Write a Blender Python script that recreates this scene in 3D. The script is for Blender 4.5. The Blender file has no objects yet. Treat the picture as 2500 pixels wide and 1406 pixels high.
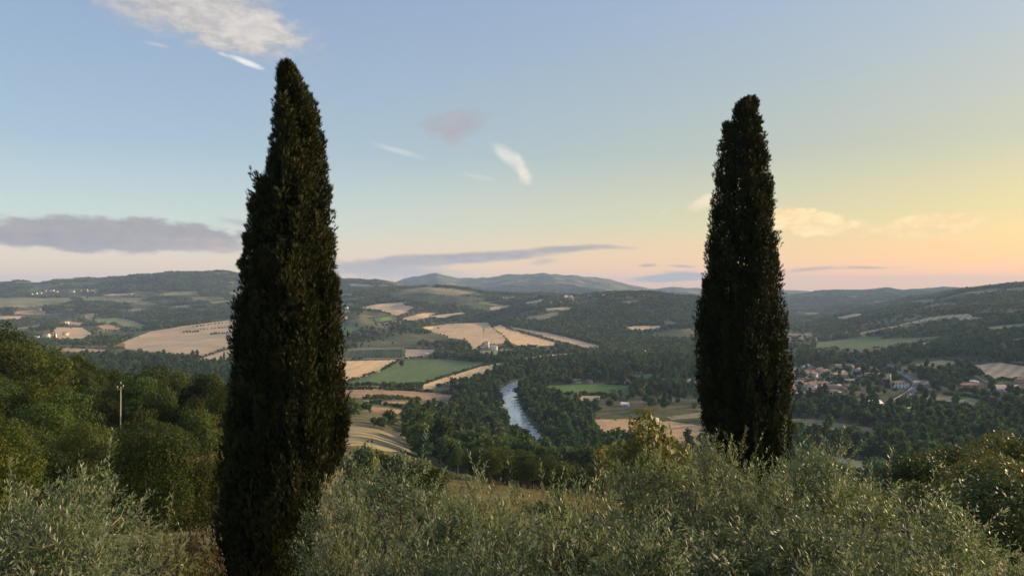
import bpy, math, random
import numpy as np
R = math.radians
sc = bpy.context.scene
COL = sc.collection
rng = np.random.default_rng(7)
random.seed(7)

# ------------------------------------------------------------------ camera
F, U0, V0 = 1925.0, 1250.0, 715.0       # focal length and horizon in photo pixels (2500 wide)
CZ = 125.0                               # eye height above the valley floor
cam_d = bpy.data.cameras.new('camera'); cam = bpy.data.objects.new('camera', cam_d); COL.objects.link(cam)
cam.location = (0, 0, CZ); cam.rotation_euler = (R(90), 0, 0)
cam_d.sensor_width = 36; cam_d.lens = 36 * F / 2500; cam_d.shift_y = (V0 - 703) / 2500
cam_d.clip_start = 0.1; cam_d.clip_end = 80000
sc.camera = cam

# ------------------------------------------------------------------ sky, sun, exposure
SUN_AZ, SUN_EL = 66, 12
world = bpy.data.worlds.new('World'); sc.world = world; world.use_nodes = True
EXPO = 1.7
class NT:
    """tiny helper for node trees"""
    def __init__(s, tree): s.t = tree
    def n(s, typ, **kw):
        nd = s.t.nodes.new(typ)
        for k, v in kw.items():
            if k == 'inp':
                for i, x in v.items():
                    if hasattr(x, 'is_output'): s.t.links.new(x, nd.inputs[i])
                    else: nd.inputs[i].default_value = x
            else: setattr(nd, k, v)
        return nd
    def m(s, op, a, b=0.0, c=None, clamp=False):
        i = {0: a, 1: b}
        if c is not None: i[2] = c
        return s.n('ShaderNodeMath', operation=op, use_clamp=clamp, inp=i).outputs[0]
    def mix(s, f, a, b, mode='MIX'):
        return s.n('ShaderNodeMix', data_type='RGBA', blend_type=mode, inp={0: f, 6: a, 7: b}).outputs[2]
    def ramp(s, f, stops, interp='LINEAR'):
        r = s.n('ShaderNodeValToRGB', inp={0: f}); cr = r.color_ramp; cr.interpolation = interp
        while len(cr.elements) < len(stops): cr.elements.new(0.5)
        for e, (p, c) in zip(cr.elements, stops): e.position = p; e.color = (*c, 1) if len(c) == 3 else c
        return r.outputs[0]
    def noise(s, vec, scale, detail=4, rough=.55, dist=0.0):
        return s.n('ShaderNodeTexNoise', inp={'Vector': vec, 'Scale': scale, 'Detail': detail, 'Roughness': rough, 'Distortion': dist}).outputs[0]
    def smooth(s, x, a, b):
        return s.n('ShaderNodeMapRange', interpolation_type='SMOOTHSTEP', inp={0: x, 1: a, 2: b, 3: 0.0, 4: 1.0}).outputs[0]

def build_world():
    t = NT(world.node_tree); bg = world.node_tree.nodes['Background']
    sky = t.n('ShaderNodeTexSky', sky_type='NISHITA', sun_disc=False)
    sky.sun_elevation = R(SUN_EL); sky.sun_rotation = R(SUN_AZ); sky.altitude = 300
    sky.air_density = 1.0; sky.dust_density = 1.0; sky.ozone_density = 1.0
    soft = t.n('ShaderNodeGamma', inp={0: sky.outputs[0], 1: 0.5}).outputs[0]
    d = t.n('ShaderNodeTexCoord').outputs['Generated']
    x, y, z = t.n('ShaderNodeSeparateXYZ', inp={0: d}).outputs
    el = t.m('DEGREES', t.m('ARCSINE', z)) if False else t.m('MULTIPLY', t.m('ARCSINE', z), 57.29578)
    az = t.m('MULTIPLY', t.m('ARCTAN2', x, y), 57.29578)
    tint = t.ramp(t.m('DIVIDE', t.m('ADD', el, 2), 32.0, clamp=True), [
        (0.0, (1.44, 1.0, .78)), (.10, (1.38, .98, .80)), (.15, (1.10, .92, .84)), (.21, (.86, .90, .88)), (.37, (.65, .75, .85)),
        (.70, (.60, .68, .84)), (1.0, (.60, .68, .84))])
    side = t.smooth(t.m('ADD', t.m('MULTIPLY', x, math.sin(R(SUN_AZ))), t.m('MULTIPLY', y, math.cos(R(SUN_AZ)))), -.12, 1.05)
    warm = t.mix(t.m('MULTIPLY', side, t.m('SUBTRACT', 1.0, t.m('DIVIDE', el, 25.0, clamp=True), clamp=True)), (1, 1, 1, 1), (.98, .63, .10, 1))
    col = t.mix(1.0, t.mix(1.0, soft, tint, 'MULTIPLY'), warm, 'MULTIPLY')
    col = t.n('ShaderNodeVectorMath', operation='SCALE', inp={0: col, 3: SKY_GAIN}).outputs[0]
    # clouds: soft patches fixed to directions of the sky
    co = t.n('ShaderNodeCombineXYZ', inp={0: az, 1: t.m('MULTIPLY', el, 2.0), 2: 0.0}).outputs[0]
    n1 = t.noise(co, .24, 7, .60, .15); n2 = t.noise(co, .8, 6, .60, .2)
    nn = t.m('SUBTRACT', t.m('ADD', t.m('MULTIPLY', n1, .6), t.m('MULTIPLY', n2, .4)), .5)
    shade = t.smooth(n2, .32, .68)
    pc = t.n('ShaderNodeCombineXYZ', inp={0: az, 1: el, 2: 0.0}).outputs[0]
    clear = col
    for (u, v, a, b, rot, c_up, c_dn, amp, op, soft) in CLOUDS:
        ca = math.degrees(math.atan((u - U0) / F)); ce = math.degrees(math.atan((V0 - v) / F * math.cos(R(ca))))
        s = math.degrees(1 / F) * math.cos(R(ca)) ** 2
        mp = t.n('ShaderNodeMapping', vector_type='TEXTURE', inp={0: pc, 1: (ca, ce, 0), 2: (0, 0, R(rot)), 3: (a * s * 1.5, b * s * 1.5, 1)}).outputs[0]
        g = t.n('ShaderNodeTexGradient', gradient_type='SPHERICAL', inp={0: mp}).outputs['Fac']
        val = t.m('MULTIPLY_ADD', nn, amp * 2.0, g)
        al = t.n('ShaderNodeMapRange', interpolation_type='SMOOTHSTEP', inp={0: val, 1: .16, 2: .16 + .72 * soft, 3: 0.0, 4: op}).outputs[0]
        al = t.m('MULTIPLY', al, t.n('ShaderNodeMapRange', inp={0: g, 1: 0.0, 2: .12}).outputs[0])
        col = t.mix(al, col, t.mix(shade, (*[k_ * 10 / EXPO for k_ in c_dn], 1), (*[k_ * 10 / EXPO for k_ in c_up], 1)))
    bg.inputs[1].default_value = 0.1; world.node_tree.links.new(clear, bg.inputs[0])
    bg2 = t.n('ShaderNodeBackground', inp={0: col, 1: 0.1})
    near = t.m('MULTIPLY', t.m('LESS_THAN', t.m('ABSOLUTE', az), 50.0), t.m('MULTIPLY', t.m('GREATER_THAN', el, -1.0), t.m('LESS_THAN', el, 32.0)))
    mx = t.n('ShaderNodeMixShader', inp={0: near, 1: bg.outputs[0], 2: bg2.outputs[0]})
    world.node_tree.links.new(mx.outputs[0], world.node_tree.nodes['World Output'].inputs[0])
SKY_GAIN = 4.4 / EXPO
MAUVE, MAUVE2 = (.40, .36, .37), (.335, .32, .35)
CLOUDS = [
    (440, 0, 330, 92, -14, (.60, .58, .55), (.46, .46, .48), .6, .95, .6),
    (540, 55, 190, 55, -12, (.72, .67, .62), (.52, .51, .52), .8, .9, .7),
    (620, 65, 95, 40, 8, (.78, .72, .66), (.60, .58, .58), 1.3, .85, 1.0),
    (385, 110, 34, 6, -6, (.66, .62, .62), (.55, .55, .6), .5, .6, 1.0),
    (545, 134, 17, 5, -15, (.8, .78, .76), (.7, .7, .7), .4, .7, 1.0),
    (602, 153, 46, 8, -17, (.92, .90, .86), (.84, .83, .82), .3, .95, .8),
    (690, 138, 45, 8, 5, (.55, .56, .64), (.5, .52, .6), .5, .4, 1.0),
    (270, 572, 345, 46, 0, MAUVE, MAUVE2, .75, .93, .4),
    (90, 583, 190, 22, 0, MAUVE, MAUVE2, .5, .8, .6),
    (500, 600, 130, 20, 0, (.58, .46, .41), (.42, .37, .40), .8, .85, .8),
    (590, 545, 70, 10, -10, (.45, .44, .47), (.43, .42, .46), .6, .6, 1.0),
    (540, 610, 40, 8, 0, (.68, .50, .40), (.62, .46, .38), .6, .7, 1.0),
    (1090, 632, 270, 15, 3, (.52, .44, .42), (.32, .31, .36), .6, .92, .6),
    (900, 655, 170, 22, 2, (.50, .44, .44), (.42, .39, .42), .7, .85, .8),
    (1000, 668, 140, 14, 0, (.56, .49, .45), (.48, .44, .44), .7, .7, 1.0),
    (1380, 608, 110, 10, 3, (.42, .38, .38), (.35, .33, .37), .6, .85, .7),
    (1500, 604, 60, 5, -3, (.55, .46, .41), (.5, .43, .4), .6, .5, 1.0),
    (1330, 638, 40, 9, 5, (.56, .47, .41), (.52, .43, .39), .7, .6, 1.0),
    (1112, 302, 88, 32, 6, (.45, .45, .49), (.42, .41, .45), .9, .7, .7),
    (1108, 328, 36, 24, 60, (.46, .44, .47), (.44, .42, .45), .8, .6, .8),
    (975, 369, 70, 8, -14, (.66, .70, .72), (.62, .67, .69), .4, .8, 1.0),
    (1245, 385, 66, 20, -42, (.84, .83, .76), (.74, .75, .71), .8, .8, .9),
    (1280, 425, 36, 17, -60, (.92, .86, .72), (.80, .76, .68), 1.0, .85, 1.0),
    (1170, 433, 50, 7, -12, (.68, .70, .68), (.66, .68, .66), .6, .6, 1.0),
    (1715, 495, 40, 16, 25, (1.08, .92, .62), (1.0, .84, .58), .7, .85, .8),
    (1625, 513, 26, 5, 30, (.85, .80, .64), (.8, .75, .6), .5, .5, 1.0),
    (1965, 543, 110, 30, -5, (1.3, .98, .50), (1.12, .78, .36), .8, .97, .4),
    (2120, 568, 100, 13, -3, (1.2, .88, .42), (1.08, .76, .34), .7, .9, .7),
    (2275, 554, 120, 30, 2, (1.28, .94, .44), (1.12, .78, .32), .8, .9, .5),
    (1580, 648, 24, 5, 3, (.42, .35, .34), (.40, .33, .33), .5, .85, 1.0),
    (1665, 650, 36, 5, -4, (.5, .40, .35), (.46, .37, .34), .5, .75, 1.0),
    (1635, 678, 110, 11, 3, (.46, .39, .37), (.36, .33, .35), .6, .9, .6),
    (1660, 666, 50, 8, 0, (.5, .42, .38), (.46, .38, .36), .9, .6, 1.0),
    (1970, 658, 70, 6, 5, (.66, .44, .27), (.58, .39, .26), .6, .7, 1.0),
    (2110, 653, 60, 5, -3, (.70, .45, .26), (.62, .40, .25), .6, .7, 1.0),
    (2050, 655, 160, 3, 0, (.74, .48, .27), (.68, .43, .25), .4, .5, 1.0),
    (330, 482, 230, 7, -8, (.62, .66, .62), (.6, .63, .6), .4, .45, 1.2),
    (1080, 545, 60, 5, 8, (.70, .70, .60), (.68, .68, .58), .4, .5, 1.2),
    (950, 560, 220, 7, -6, (.74, .70, .60), (.7, .66, .57), .4, .4, 1.2),
]
build_world()
sun_d = bpy.data.lights.new('sun', 'SUN'); sun = bpy.data.objects.new('sun', sun_d); COL.objects.link(sun)
sun_d.energy = 5.0; sun_d.angle = R(10); sun_d.color = (1.0, .72, .44)
sun.rotation_euler = (R(90 - SUN_EL), 0, R(180 - SUN_AZ)); sun.location = (60, 30, CZ + 60)
sc.view_settings.view_transform = 'Standard'; sc.view_settings.look = 'None'
sc.view_settings.exposure = math.log2(EXPO); sc.view_settings.gamma = 1.0; sc.view_settings.use_curve_mapping = False
sc.render.engine = 'CYCLES'
sc.cycles.use_denoising = True; sc.cycles.denoiser = 'OPENIMAGEDENOISE'
sc.cycles.max_bounces = 6; sc.cycles.diffuse_bounces = 3; sc.cycles.transmission_bounces = 3; sc.cycles.volume_bounces = 1
sc.cycles.transparent_max_bounces = 4; sc.cycles.caustics_reflective = False; sc.cycles.caustics_refractive = False

# ------------------------------------------------------------------ helpers
def vnoise(x, y, seed=0):
    xi = np.floor(x).astype(np.int64); yi = np.floor(y).astype(np.int64); xf = x - xi; yf = y - yi
    def h(a, b):
        n = (a * 374761393 + b * 668265263 + seed * 974634777) & 0xffffffff
        n = ((n ^ (n >> 13)) * 1274126177) & 0xffffffff
        return ((n ^ (n >> 16)) & 0xffff) / 65535.0
    u = xf * xf * (3 - 2 * xf); v = yf * yf * (3 - 2 * yf)
    return (h(xi, yi) * (1 - u) + h(xi + 1, yi) * u) * (1 - v) + (h(xi, yi + 1) * (1 - u) + h(xi + 1, yi + 1) * u) * v
def fbm(x, y, oct=4, seed=0):
    s = 0; a = .5
    for i in range(oct): s = s + a * (vnoise(x * 2 ** i, y * 2 ** i, seed + i) - .5); a *= .5
    return s * 2
def sstep(x, a, b):
    t = np.clip((x - a) / (b - a), 0, 1); return t * t * (3 - 2 * t)
def mesh(name, V, *faces, tint=None, smooth=False, mats=None, mi=None):
    """faces: arrays (n,3) or (n,4)"""
    me = bpy.data.meshes.new(name); V = np.asarray(V, np.float32).reshape(-1, 3)
    faces = [np.asarray(f, np.int32) for f in faces if len(f)]
    me.vertices.add(len(V)); me.vertices.foreach_set('co', V.ravel())
    L = np.concatenate([f.ravel() for f in faces]); tot = np.concatenate([np.full(len(f), f.shape[1], np.int32) for f in faces])
    me.loops.add(len(L)); me.loops.foreach_set('vertex_index', L); me.polygons.add(len(tot))
    st = np.zeros(len(tot), np.int32); st[1:] = np.cumsum(tot)[:-1]
    me.polygons.foreach_set('loop_start', st)
    if smooth: me.polygons.foreach_set('use_smooth', np.ones(len(tot), bool))
    if mi is not None: me.polygons.foreach_set('material_index', np.asarray(mi, np.int32))
    if tint is not None:
        a = me.attributes.new('tint', 'FLOAT', 'POINT'); a.data.foreach_set('value', np.asarray(tint, np.float32))
    for m_ in (mats or []): me.materials.append(m_)
    me.update(calc_edges=True); return me
def obj(name, me, parent=None, loc=None, rz=0.0, scale=None):
    o = bpy.data.objects.new(name, me); COL.objects.link(o)
    if parent is not None: o.parent = parent
    if loc is not None: o.location = loc
    if rz: o.rotation_euler = (0, 0, rz)
    if scale is not None: o.scale = scale
    return o
def tag(o, label, cat, group=None):
    o['label'] = label; o['category'] = cat
    if group: o['group'] = group
    return o
def struct(o, label=None, kind='structure'):
    o['kind'] = kind
    if label: o['label'] = label
    return o

# ------------------------------------------------------------------ materials
def mat(name):
    m_ = bpy.data.materials.new(name); m_.use_nodes = True; t = NT(m_.node_tree)
    return m_, t, m_.node_tree.nodes['Principled BSDF'], m_.node_tree.nodes['Material Output']
def pos(t): return t.n('ShaderNodeNewGeometry').outputs['Position']
def plain(name, c, rough=.8, var=.15, scale=.5):
    m_, t, b, o = mat(name)
    n = t.noise(pos(t), scale, 4); b.inputs['Roughness'].default_value = rough
    k = t.m('ADD', 1 - var, t.m('MULTIPLY', n, 2 * var))
    t.t.links.new(t.n('ShaderNodeVectorMath', operation='SCALE', inp={0: c, 3: k}).outputs[0], b.inputs['Base Color'])
    b.inputs['Specular IOR Level'].default_value = .2
    return m_
def leafmat(name, c1, c2, back=None, trans=.25, rough=.55, spec=.25, objvar=.25, tcol=None, geo=None):
    """two tints along the 'tint' attribute, per-tree variation, light passing through the blade"""
    m_, t, b, o = mat(name)
    at = t.n('ShaderNodeAttribute', attribute_name='tint').outputs['Fac']
    rnd = t.n('ShaderNodeObjectInfo').outputs['Random']
    c = t.mix(at, (*c1, 1), (*c2, 1))
    hue = t.m('FRACT', t.m('MULTIPLY', rnd, 7.31))
    if objvar > .15: c = t.mix(1.0, c, t.mix(hue, (.82, 1.02, 1.12, 1), (1.2, 1.02, .78, 1)), 'MULTIPLY')
    k = t.m('ADD', 1 - objvar, t.m('MULTIPLY', rnd, 2 * objvar))
    c = t.n('ShaderNodeVectorMath', operation='SCALE', inp={0: c, 3: k}).outputs[0]
    if geo:
        gn = t.noise(pos(t), geo, 4, .6); c = t.mix(t.m('MULTIPLY', t.smooth(gn, .48, .70), .5), c, (.150, .125, .060, 1)); c = t.mix(t.m('MULTIPLY', t.smooth(gn, .48, .28), .6), c, (.030, .048, .030, 1))
    if back is not None:
        bf = t.n('ShaderNodeNewGeometry').outputs['Backfacing']; c = t.mix(bf, c, (*back, 1))
    t.t.links.new(c, b.inputs['Base Color']); b.inputs['Roughness'].default_value = rough
    b.inputs['Specular IOR Level'].default_value = spec
    tr = t.n('ShaderNodeBsdfTranslucent', inp={0: t.mix(1.0, c, (*(tcol or (1.1, 1.2, .6)), 1), 'MULTIPLY')})
    mx = t.n('ShaderNodeMixShader', inp={0: trans, 1: b.outputs[0], 2: tr.outputs[0]})
    t.t.links.new(mx.outputs[0], o.inputs[0]); return m_
def fieldmat(name, c1, c2, c3, s1=.014, s2=.2, rows=None, rowamt=.25):
    """crop or stubble: large patches of two tints, finer mottling, drill lines"""
    m_, t, b, o = mat(name); p = pos(t)
    c = t.mix(t.smooth(t.noise(p, s1, 5, .65, .8), .38, .60), (*c1, 1), (*c2, 1))
    c = t.mix(t.m('MULTIPLY', t.smooth(t.noise(p, s1 * 3.1, 5, .65, 1.0), .55, .75), .8), c, (*c3, 1))
    k = t.m('ADD', .55, t.m('ADD', t.m('MULTIPLY', t.noise(p, s2, 3, .6), .40), t.m('MULTIPLY', t.noise(p, s1 * 1.7, 5, .7, 1.5), .46)))
    if rows:
        ang, per = rows
        mp = t.n('ShaderNodeMapping', inp={0: p, 2: (0, 0, R(ang))}).outputs[0]
        w = t.n('ShaderNodeTexWave', bands_direction='X', inp={'Vector': mp, 'Scale': .314 / per, 'Distortion': 1.2, 'Detail': 2.0, 'Detail Scale': 1.0}).outputs['Fac']
        ms = t.n('ShaderNodeMapping', inp={0: p, 2: (0, 0, R(ang)), 3: (1.0, .06, 1.0)}).outputs[0]
        k = t.m('MULTIPLY', k, t.m('ADD', .72, t.m('MULTIPLY', t.noise(ms, .9 / per, 4, .7), .56)))
        k = t.m('MULTIPLY', k, t.m('ADD', 1 - rowamt / 2, t.m('MULTIPLY', w, rowamt)))
    t.t.links.new(t.n('ShaderNodeVectorMath', operation='SCALE', inp={0: c, 3: k}).outputs[0], b.inputs['Base Color'])
    b.inputs['Roughness'].default_value = .95; b.inputs['Specular IOR Level'].default_value = .05
    return m_
def groundmat():
    m_, t, b, o = mat('dry_grass_ground'); p = pos(t)
    a = t.smooth(t.noise(p, .006, 5, .6), .38, .62); d = t.noise(p, .05, 5, .65); e = t.noise(p, 1.1, 4, .65)
    c = t.mix(a, (.070, .095, .036, 1), (.20, .165, .080, 1))
    c = t.mix(t.smooth(d, .45, .7), c, (.06, .075, .035, 1))
    c = t.mix(t.m('MULTIPLY', t.smooth(e, .5, .75), .5), c, (.24, .19, .10, 1))
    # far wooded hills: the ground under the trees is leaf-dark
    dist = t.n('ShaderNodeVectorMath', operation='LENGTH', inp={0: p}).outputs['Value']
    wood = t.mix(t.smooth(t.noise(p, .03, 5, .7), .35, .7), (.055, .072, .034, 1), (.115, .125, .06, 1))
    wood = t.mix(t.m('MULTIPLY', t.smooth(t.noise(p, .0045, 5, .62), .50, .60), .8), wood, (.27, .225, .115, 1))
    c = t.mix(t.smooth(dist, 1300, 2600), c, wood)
    t.t.links.new(c, b.inputs['Base Color']); b.inputs['Roughness'].default_value = .95; b.inputs['Specular IOR Level'].default_value = .05
    bp = t.n('ShaderNodeBump', inp={'Strength': .6, 'Distance': .15, 'Height': e}); t.t.links.new(bp.outputs[0], b.inputs['Normal'])
    return m_
M = {}
M['ground'] = groundmat()
M['wheat'] = fieldmat('ripe_wheat', (.84, .56, .27), (.76, .52, .26), (.66, .48, .27), rows=(25, 9), rowamt=.26)
M['tan'] = fieldmat('stubble_tan', (.58, .42, .25), (.68, .47, .25), (.40, .33, .21), s1=.008, rows=(70, 14), rowamt=.32)
M['tan2'] = fieldmat('stubble_grey', (.50, .38, .24), (.64, .44, .25), (.34, .30, .20), s1=.006, rows=(40, 18), rowamt=.34)
M['orange'] = fieldmat('bare_orange_earth', (.56, .31, .15), (.50, .33, .18), (.40, .27, .15), rows=(10, 10))
M['warmtan'] = fieldmat('warm_stubble', (.58, .37, .19), (.62, .40, .21), (.48, .33, .18), rows=(84, 3.5), rowamt=.12)
M['pink'] = fieldmat('pale_pink_soil', (.50, .36, .25), (.46, .34, .24), (.42, .32, .22), rows=(5, 8))
M['brown'] = fieldmat('brown_ploughed_soil', (.30, .19, .12), (.38, .26, .15), (.24, .20, .10), s1=.02, rows=(78, 7), rowamt=.4)
M['green'] = fieldmat('green_crop', (.115, .17, .065), (.13, .19, .07), (.15, .19, .08), s1=.01, s2=.3, rows=(30, 10), rowamt=.25)
M['lime'] = fieldmat('bright_green_crop', (.13, .22, .06), (.12, .20, .06), (.17, .22, .08), s1=.01, s2=.3, rows=(80, 8), rowamt=.14)
M['olivefield'] = fieldmat('yellow_green_meadow', (.28, .27, .11), (.34, .28, .13), (.22, .23, .10), s1=.008, rows=(60, 12))
M['dry'] = fieldmat('dry_meadow', (.36, .28, .15), (.27, .23, .12), (.17, .17, .08), s1=.03)
M['vine'] = fieldmat('vineyard_soil', (.19, .19, .12), (.22, .20, .13), (.17, .18, .10))
M['asphalt'] = plain('asphalt', (.12, .12, .12), .9, .12, .2)
M['concrete'] = plain('concrete', (.33, .32, .30), .85, .15, .6)
M['bark'] = plain('bark', (.09, .07, .05), .95, .35, 6)
M['bark_grey'] = plain('grey_bark', (.16, .14, .11), .95, .3, 9)
M['twig'] = plain('olive_twig', (.17, .16, .12), .9, .25, 12)
M['deadtwig'] = plain('bare_twig', (.17, .14, .10), .9, .2, 12)
M['cypress'] = leafmat('cypress_foliage', (.016, .024, .008), (.068, .064, .021), trans=.12, rough=.7, spec=.12, objvar=.04)
M['cypress2'] = leafmat('cypress_foliage_dark', (.018, .025, .010), (.055, .054, .020), trans=.12, rough=.7, spec=.12, objvar=.04)
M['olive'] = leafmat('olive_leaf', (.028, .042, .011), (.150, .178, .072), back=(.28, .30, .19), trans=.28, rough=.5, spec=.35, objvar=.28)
M['oak'] = leafmat('oak_leaf', (.020, .036, .008), (.088, .104, .027), trans=.3, spec=.1, rough=.7, objvar=.55)
M['river'] = leafmat('riverside_leaf', (.038, .068, .024), (.110, .155, .056), trans=.25, spec=.06, rough=.8, objvar=.42)
M['far'] = leafmat('woodland_leaf', (.050, .080, .028), (.135, .170, .062), trans=.2, spec=.06, rough=.8, objvar=.45, geo=.0035)
M['fig'] = leafmat('fig_leaf', (.085, .095, .024), (.20, .18, .045), trans=.35, objvar=.1)
M['rust'] = leafmat('rusty_shrub_leaf', (.055, .050, .022), (.125, .090, .042), trans=.25, objvar=.1)

# ------------------------------------------------------------------ terrain: heights relative to the eye
YS = np.array([1.5, 2.5, 4, 7, 11, 16, 22, 32, 50, 80, 120, 170, 250, 350, 480, 620, 800, 1000, 1500, 2000, 2700, 3500, 4500, 6000, 8000, 12000, 22000.])
NEAR = [-1.7, -1.8, -3.0, -4.7, -5.6, -6.3, -7.0]
TAB = {  # photo column -> heights from 32 m outwards
    -900: [-10, -16, -19, -20, -20, -42, -66, -95, -118, -125, -125, -125, -112, -92, -70, -35, -25, -30, -50, -50],
    0:    [-10, -16, -20, -21, -21, -42, -66, -95, -118, -125, -125, -125, -110, -95, -72, -35, -25, -30, -50, -50],
    300:  [-10, -17, -22, -24, -26, -48, -70, -98, -118, -125, -125, -125, -118, -105, -82, -45, -30, -30, -50, -50],
    560:  [-10, -17, -23, -26, -29, -50, -75, -100, -118, -124, -125, -125, -118, -96, -72, -45, -30, -30, -50, -50],
    850:  [-10, -15, -22, -31, -40, -50, -65, -80, -92, -103, -117, -122, -115, -95, -65, -30, -22, -30, -50, -50],
    1100: [-10, -14, -21, -30, -41, -58, -78, -98, -112, -120, -125, -125, -113, -100, -75, -40, -30, -40, -55, -55],
    1300: [-10, -14, -21, -31, -43, -62, -84, -106, -122, -125, -125, -125, -121, -112, -85, -45, -35, -40, -60, -60],
    1500: [-10, -14, -22, -32, -45, -65, -90, -112, -124, -125, -125, -125, -123, -108, -75, -60, -50, -50, -60, -60],
    1700: [-10, -15, -23, -33, -46, -68, -95, -116, -125, -125, -125, -125, -124, -112, -95, -95, -80, -60, -60, -60],
    1950: [-10, -16, -24, -34, -47, -70, -98, -116, -125, -125, -125, -125, -125, -125, -125, -122, -105, -80, -70, -70],
    2200: [-10, -16, -24, -34, -47, -70, -98, -112, -122, -125, -125, -120, -110, -80, -50, -60, -60, -60, -60, -60],
    2500: [-10, -16, -24, -34, -47, -70, -98, -114, -122, -125, -121, -105, -85, -45, 0, -20, -40, -50, -60, -60],
    3400: [-10, -16, -24, -34, -47, -70, -98, -114, -120, -122, -116, -95, -60, 0, 60, 60, 20, -30, -60, -60],
}
TU = np.array(sorted(TAB)); TZ = np.array([NEAR + TAB[k] for k in TU], float)
RIDGES = [  # distance, front width, back width, skyline in photo pixels
    (10000, 1900, 2400, [(700, 716), (960, 690), (1000, 678), (1040, 672), (1065, 667), (1085, 673), (1120, 680), (1155, 678), (1190, 680), (1215, 674), (1245, 671), (1275, 673), (1295, 671), (1325, 667), (1355, 669), (1380, 674), (1410, 673), (1470, 681), (1540, 700), (1600, 707), (1650, 699), (1720, 705), (1800, 707), (1900, 709), (1925, 709), (1960, 712), (1990, 717), (2050, 713), (2110, 716), (2170, 708), (2250, 712), (2500, 712), (3000, 715)]),
    (5500, 1300, 1500, [(-900, 700), (0, 697), (40, 692), (60, 691), (100, 693), (140, 688), (220, 681), (300, 680), (335, 673), (420, 668), (480, 669), (545, 666), (575, 671), (600, 678), (680, 691), (760, 688), (820, 686), (880, 688), (940, 690), (1000, 699), (1100, 712), (1250, 728)]),
    (4200, 800, 700, [(700, 735), (820, 722), (900, 712), (950, 705), (1040, 698), (1080, 699), (1120, 705), (1160, 711), (1200, 716), (1290, 720), (1400, 724), (1500, 738)]),
    (3300, 750, 900, [(1180, 775), (1260, 745), (1330, 730), (1380, 727), (1450, 722), (1530, 716), (1560, 717), (1640, 722), (1710, 728), (1800, 738), (1880, 762), (1960, 800)]),
    (2350, 330, 350, [(760, 776), (820, 767), (880, 759), (930, 764), (970, 776), (1050, 800), (1110, 822), (1150, 846)]),
    (3600, 1300, 1500, [(1960, 800), (2020, 790), (2100, 768), (2200, 746), (2300, 722), (2350, 712), (2400, 706), (2450, 701), (2500, 696), (2560, 690), (3400, 640)]),
    (7500, 1700, 1500, [(1800, 760), (1850, 740), (1950, 722), (2000, 716), (2040, 712), (2100, 714), (2150, 709), (2165, 707), (2200, 712), (2260, 708), (2340, 706), (2420, 710), (2500, 715), (3400, 720)]),
    (4600, 500, 700, [(1650, 728), (1750, 733), (1850, 748), (1920, 772), (1970, 793), (2000, 806)]),
]
RIV = [(1355, 1150), (1322, 1105), (1294, 1068), (1266, 1032), (1249, 1002), (1239, 972), (1243, 948), (1272, 930), (1400, 917), (1600, 906), (1800, 893)]
def flat_pt(u, v, dz=-125.0):
    Y = dz * F / (V0 - v); return (Y * (u - U0) / F, Y)
RIVP = []
for a, b in zip(RIV[:-1], RIV[1:]):
    pa, pb = flat_pt(*a, -126), flat_pt(*b, -126)
    for k in range(8): RIVP.append((pa[0] + (pb[0] - pa[0]) * k / 8, pa[1] + (pb[1] - pa[1]) * k / 8))
RIVP = np.array(RIVP)
for _ in range(6): RIVP[1:-1] = (RIVP[:-2] + 2 * RIVP[1:-1] + RIVP[2:]) / 4
def riv_dist(x, y):
    d = np.full(np.shape(x), 1e9)
    for p in RIVP[::2]: d = np.minimum(d, (x - p[0]) ** 2 + (y - p[1]) ** 2)
    return np.sqrt(d)
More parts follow.
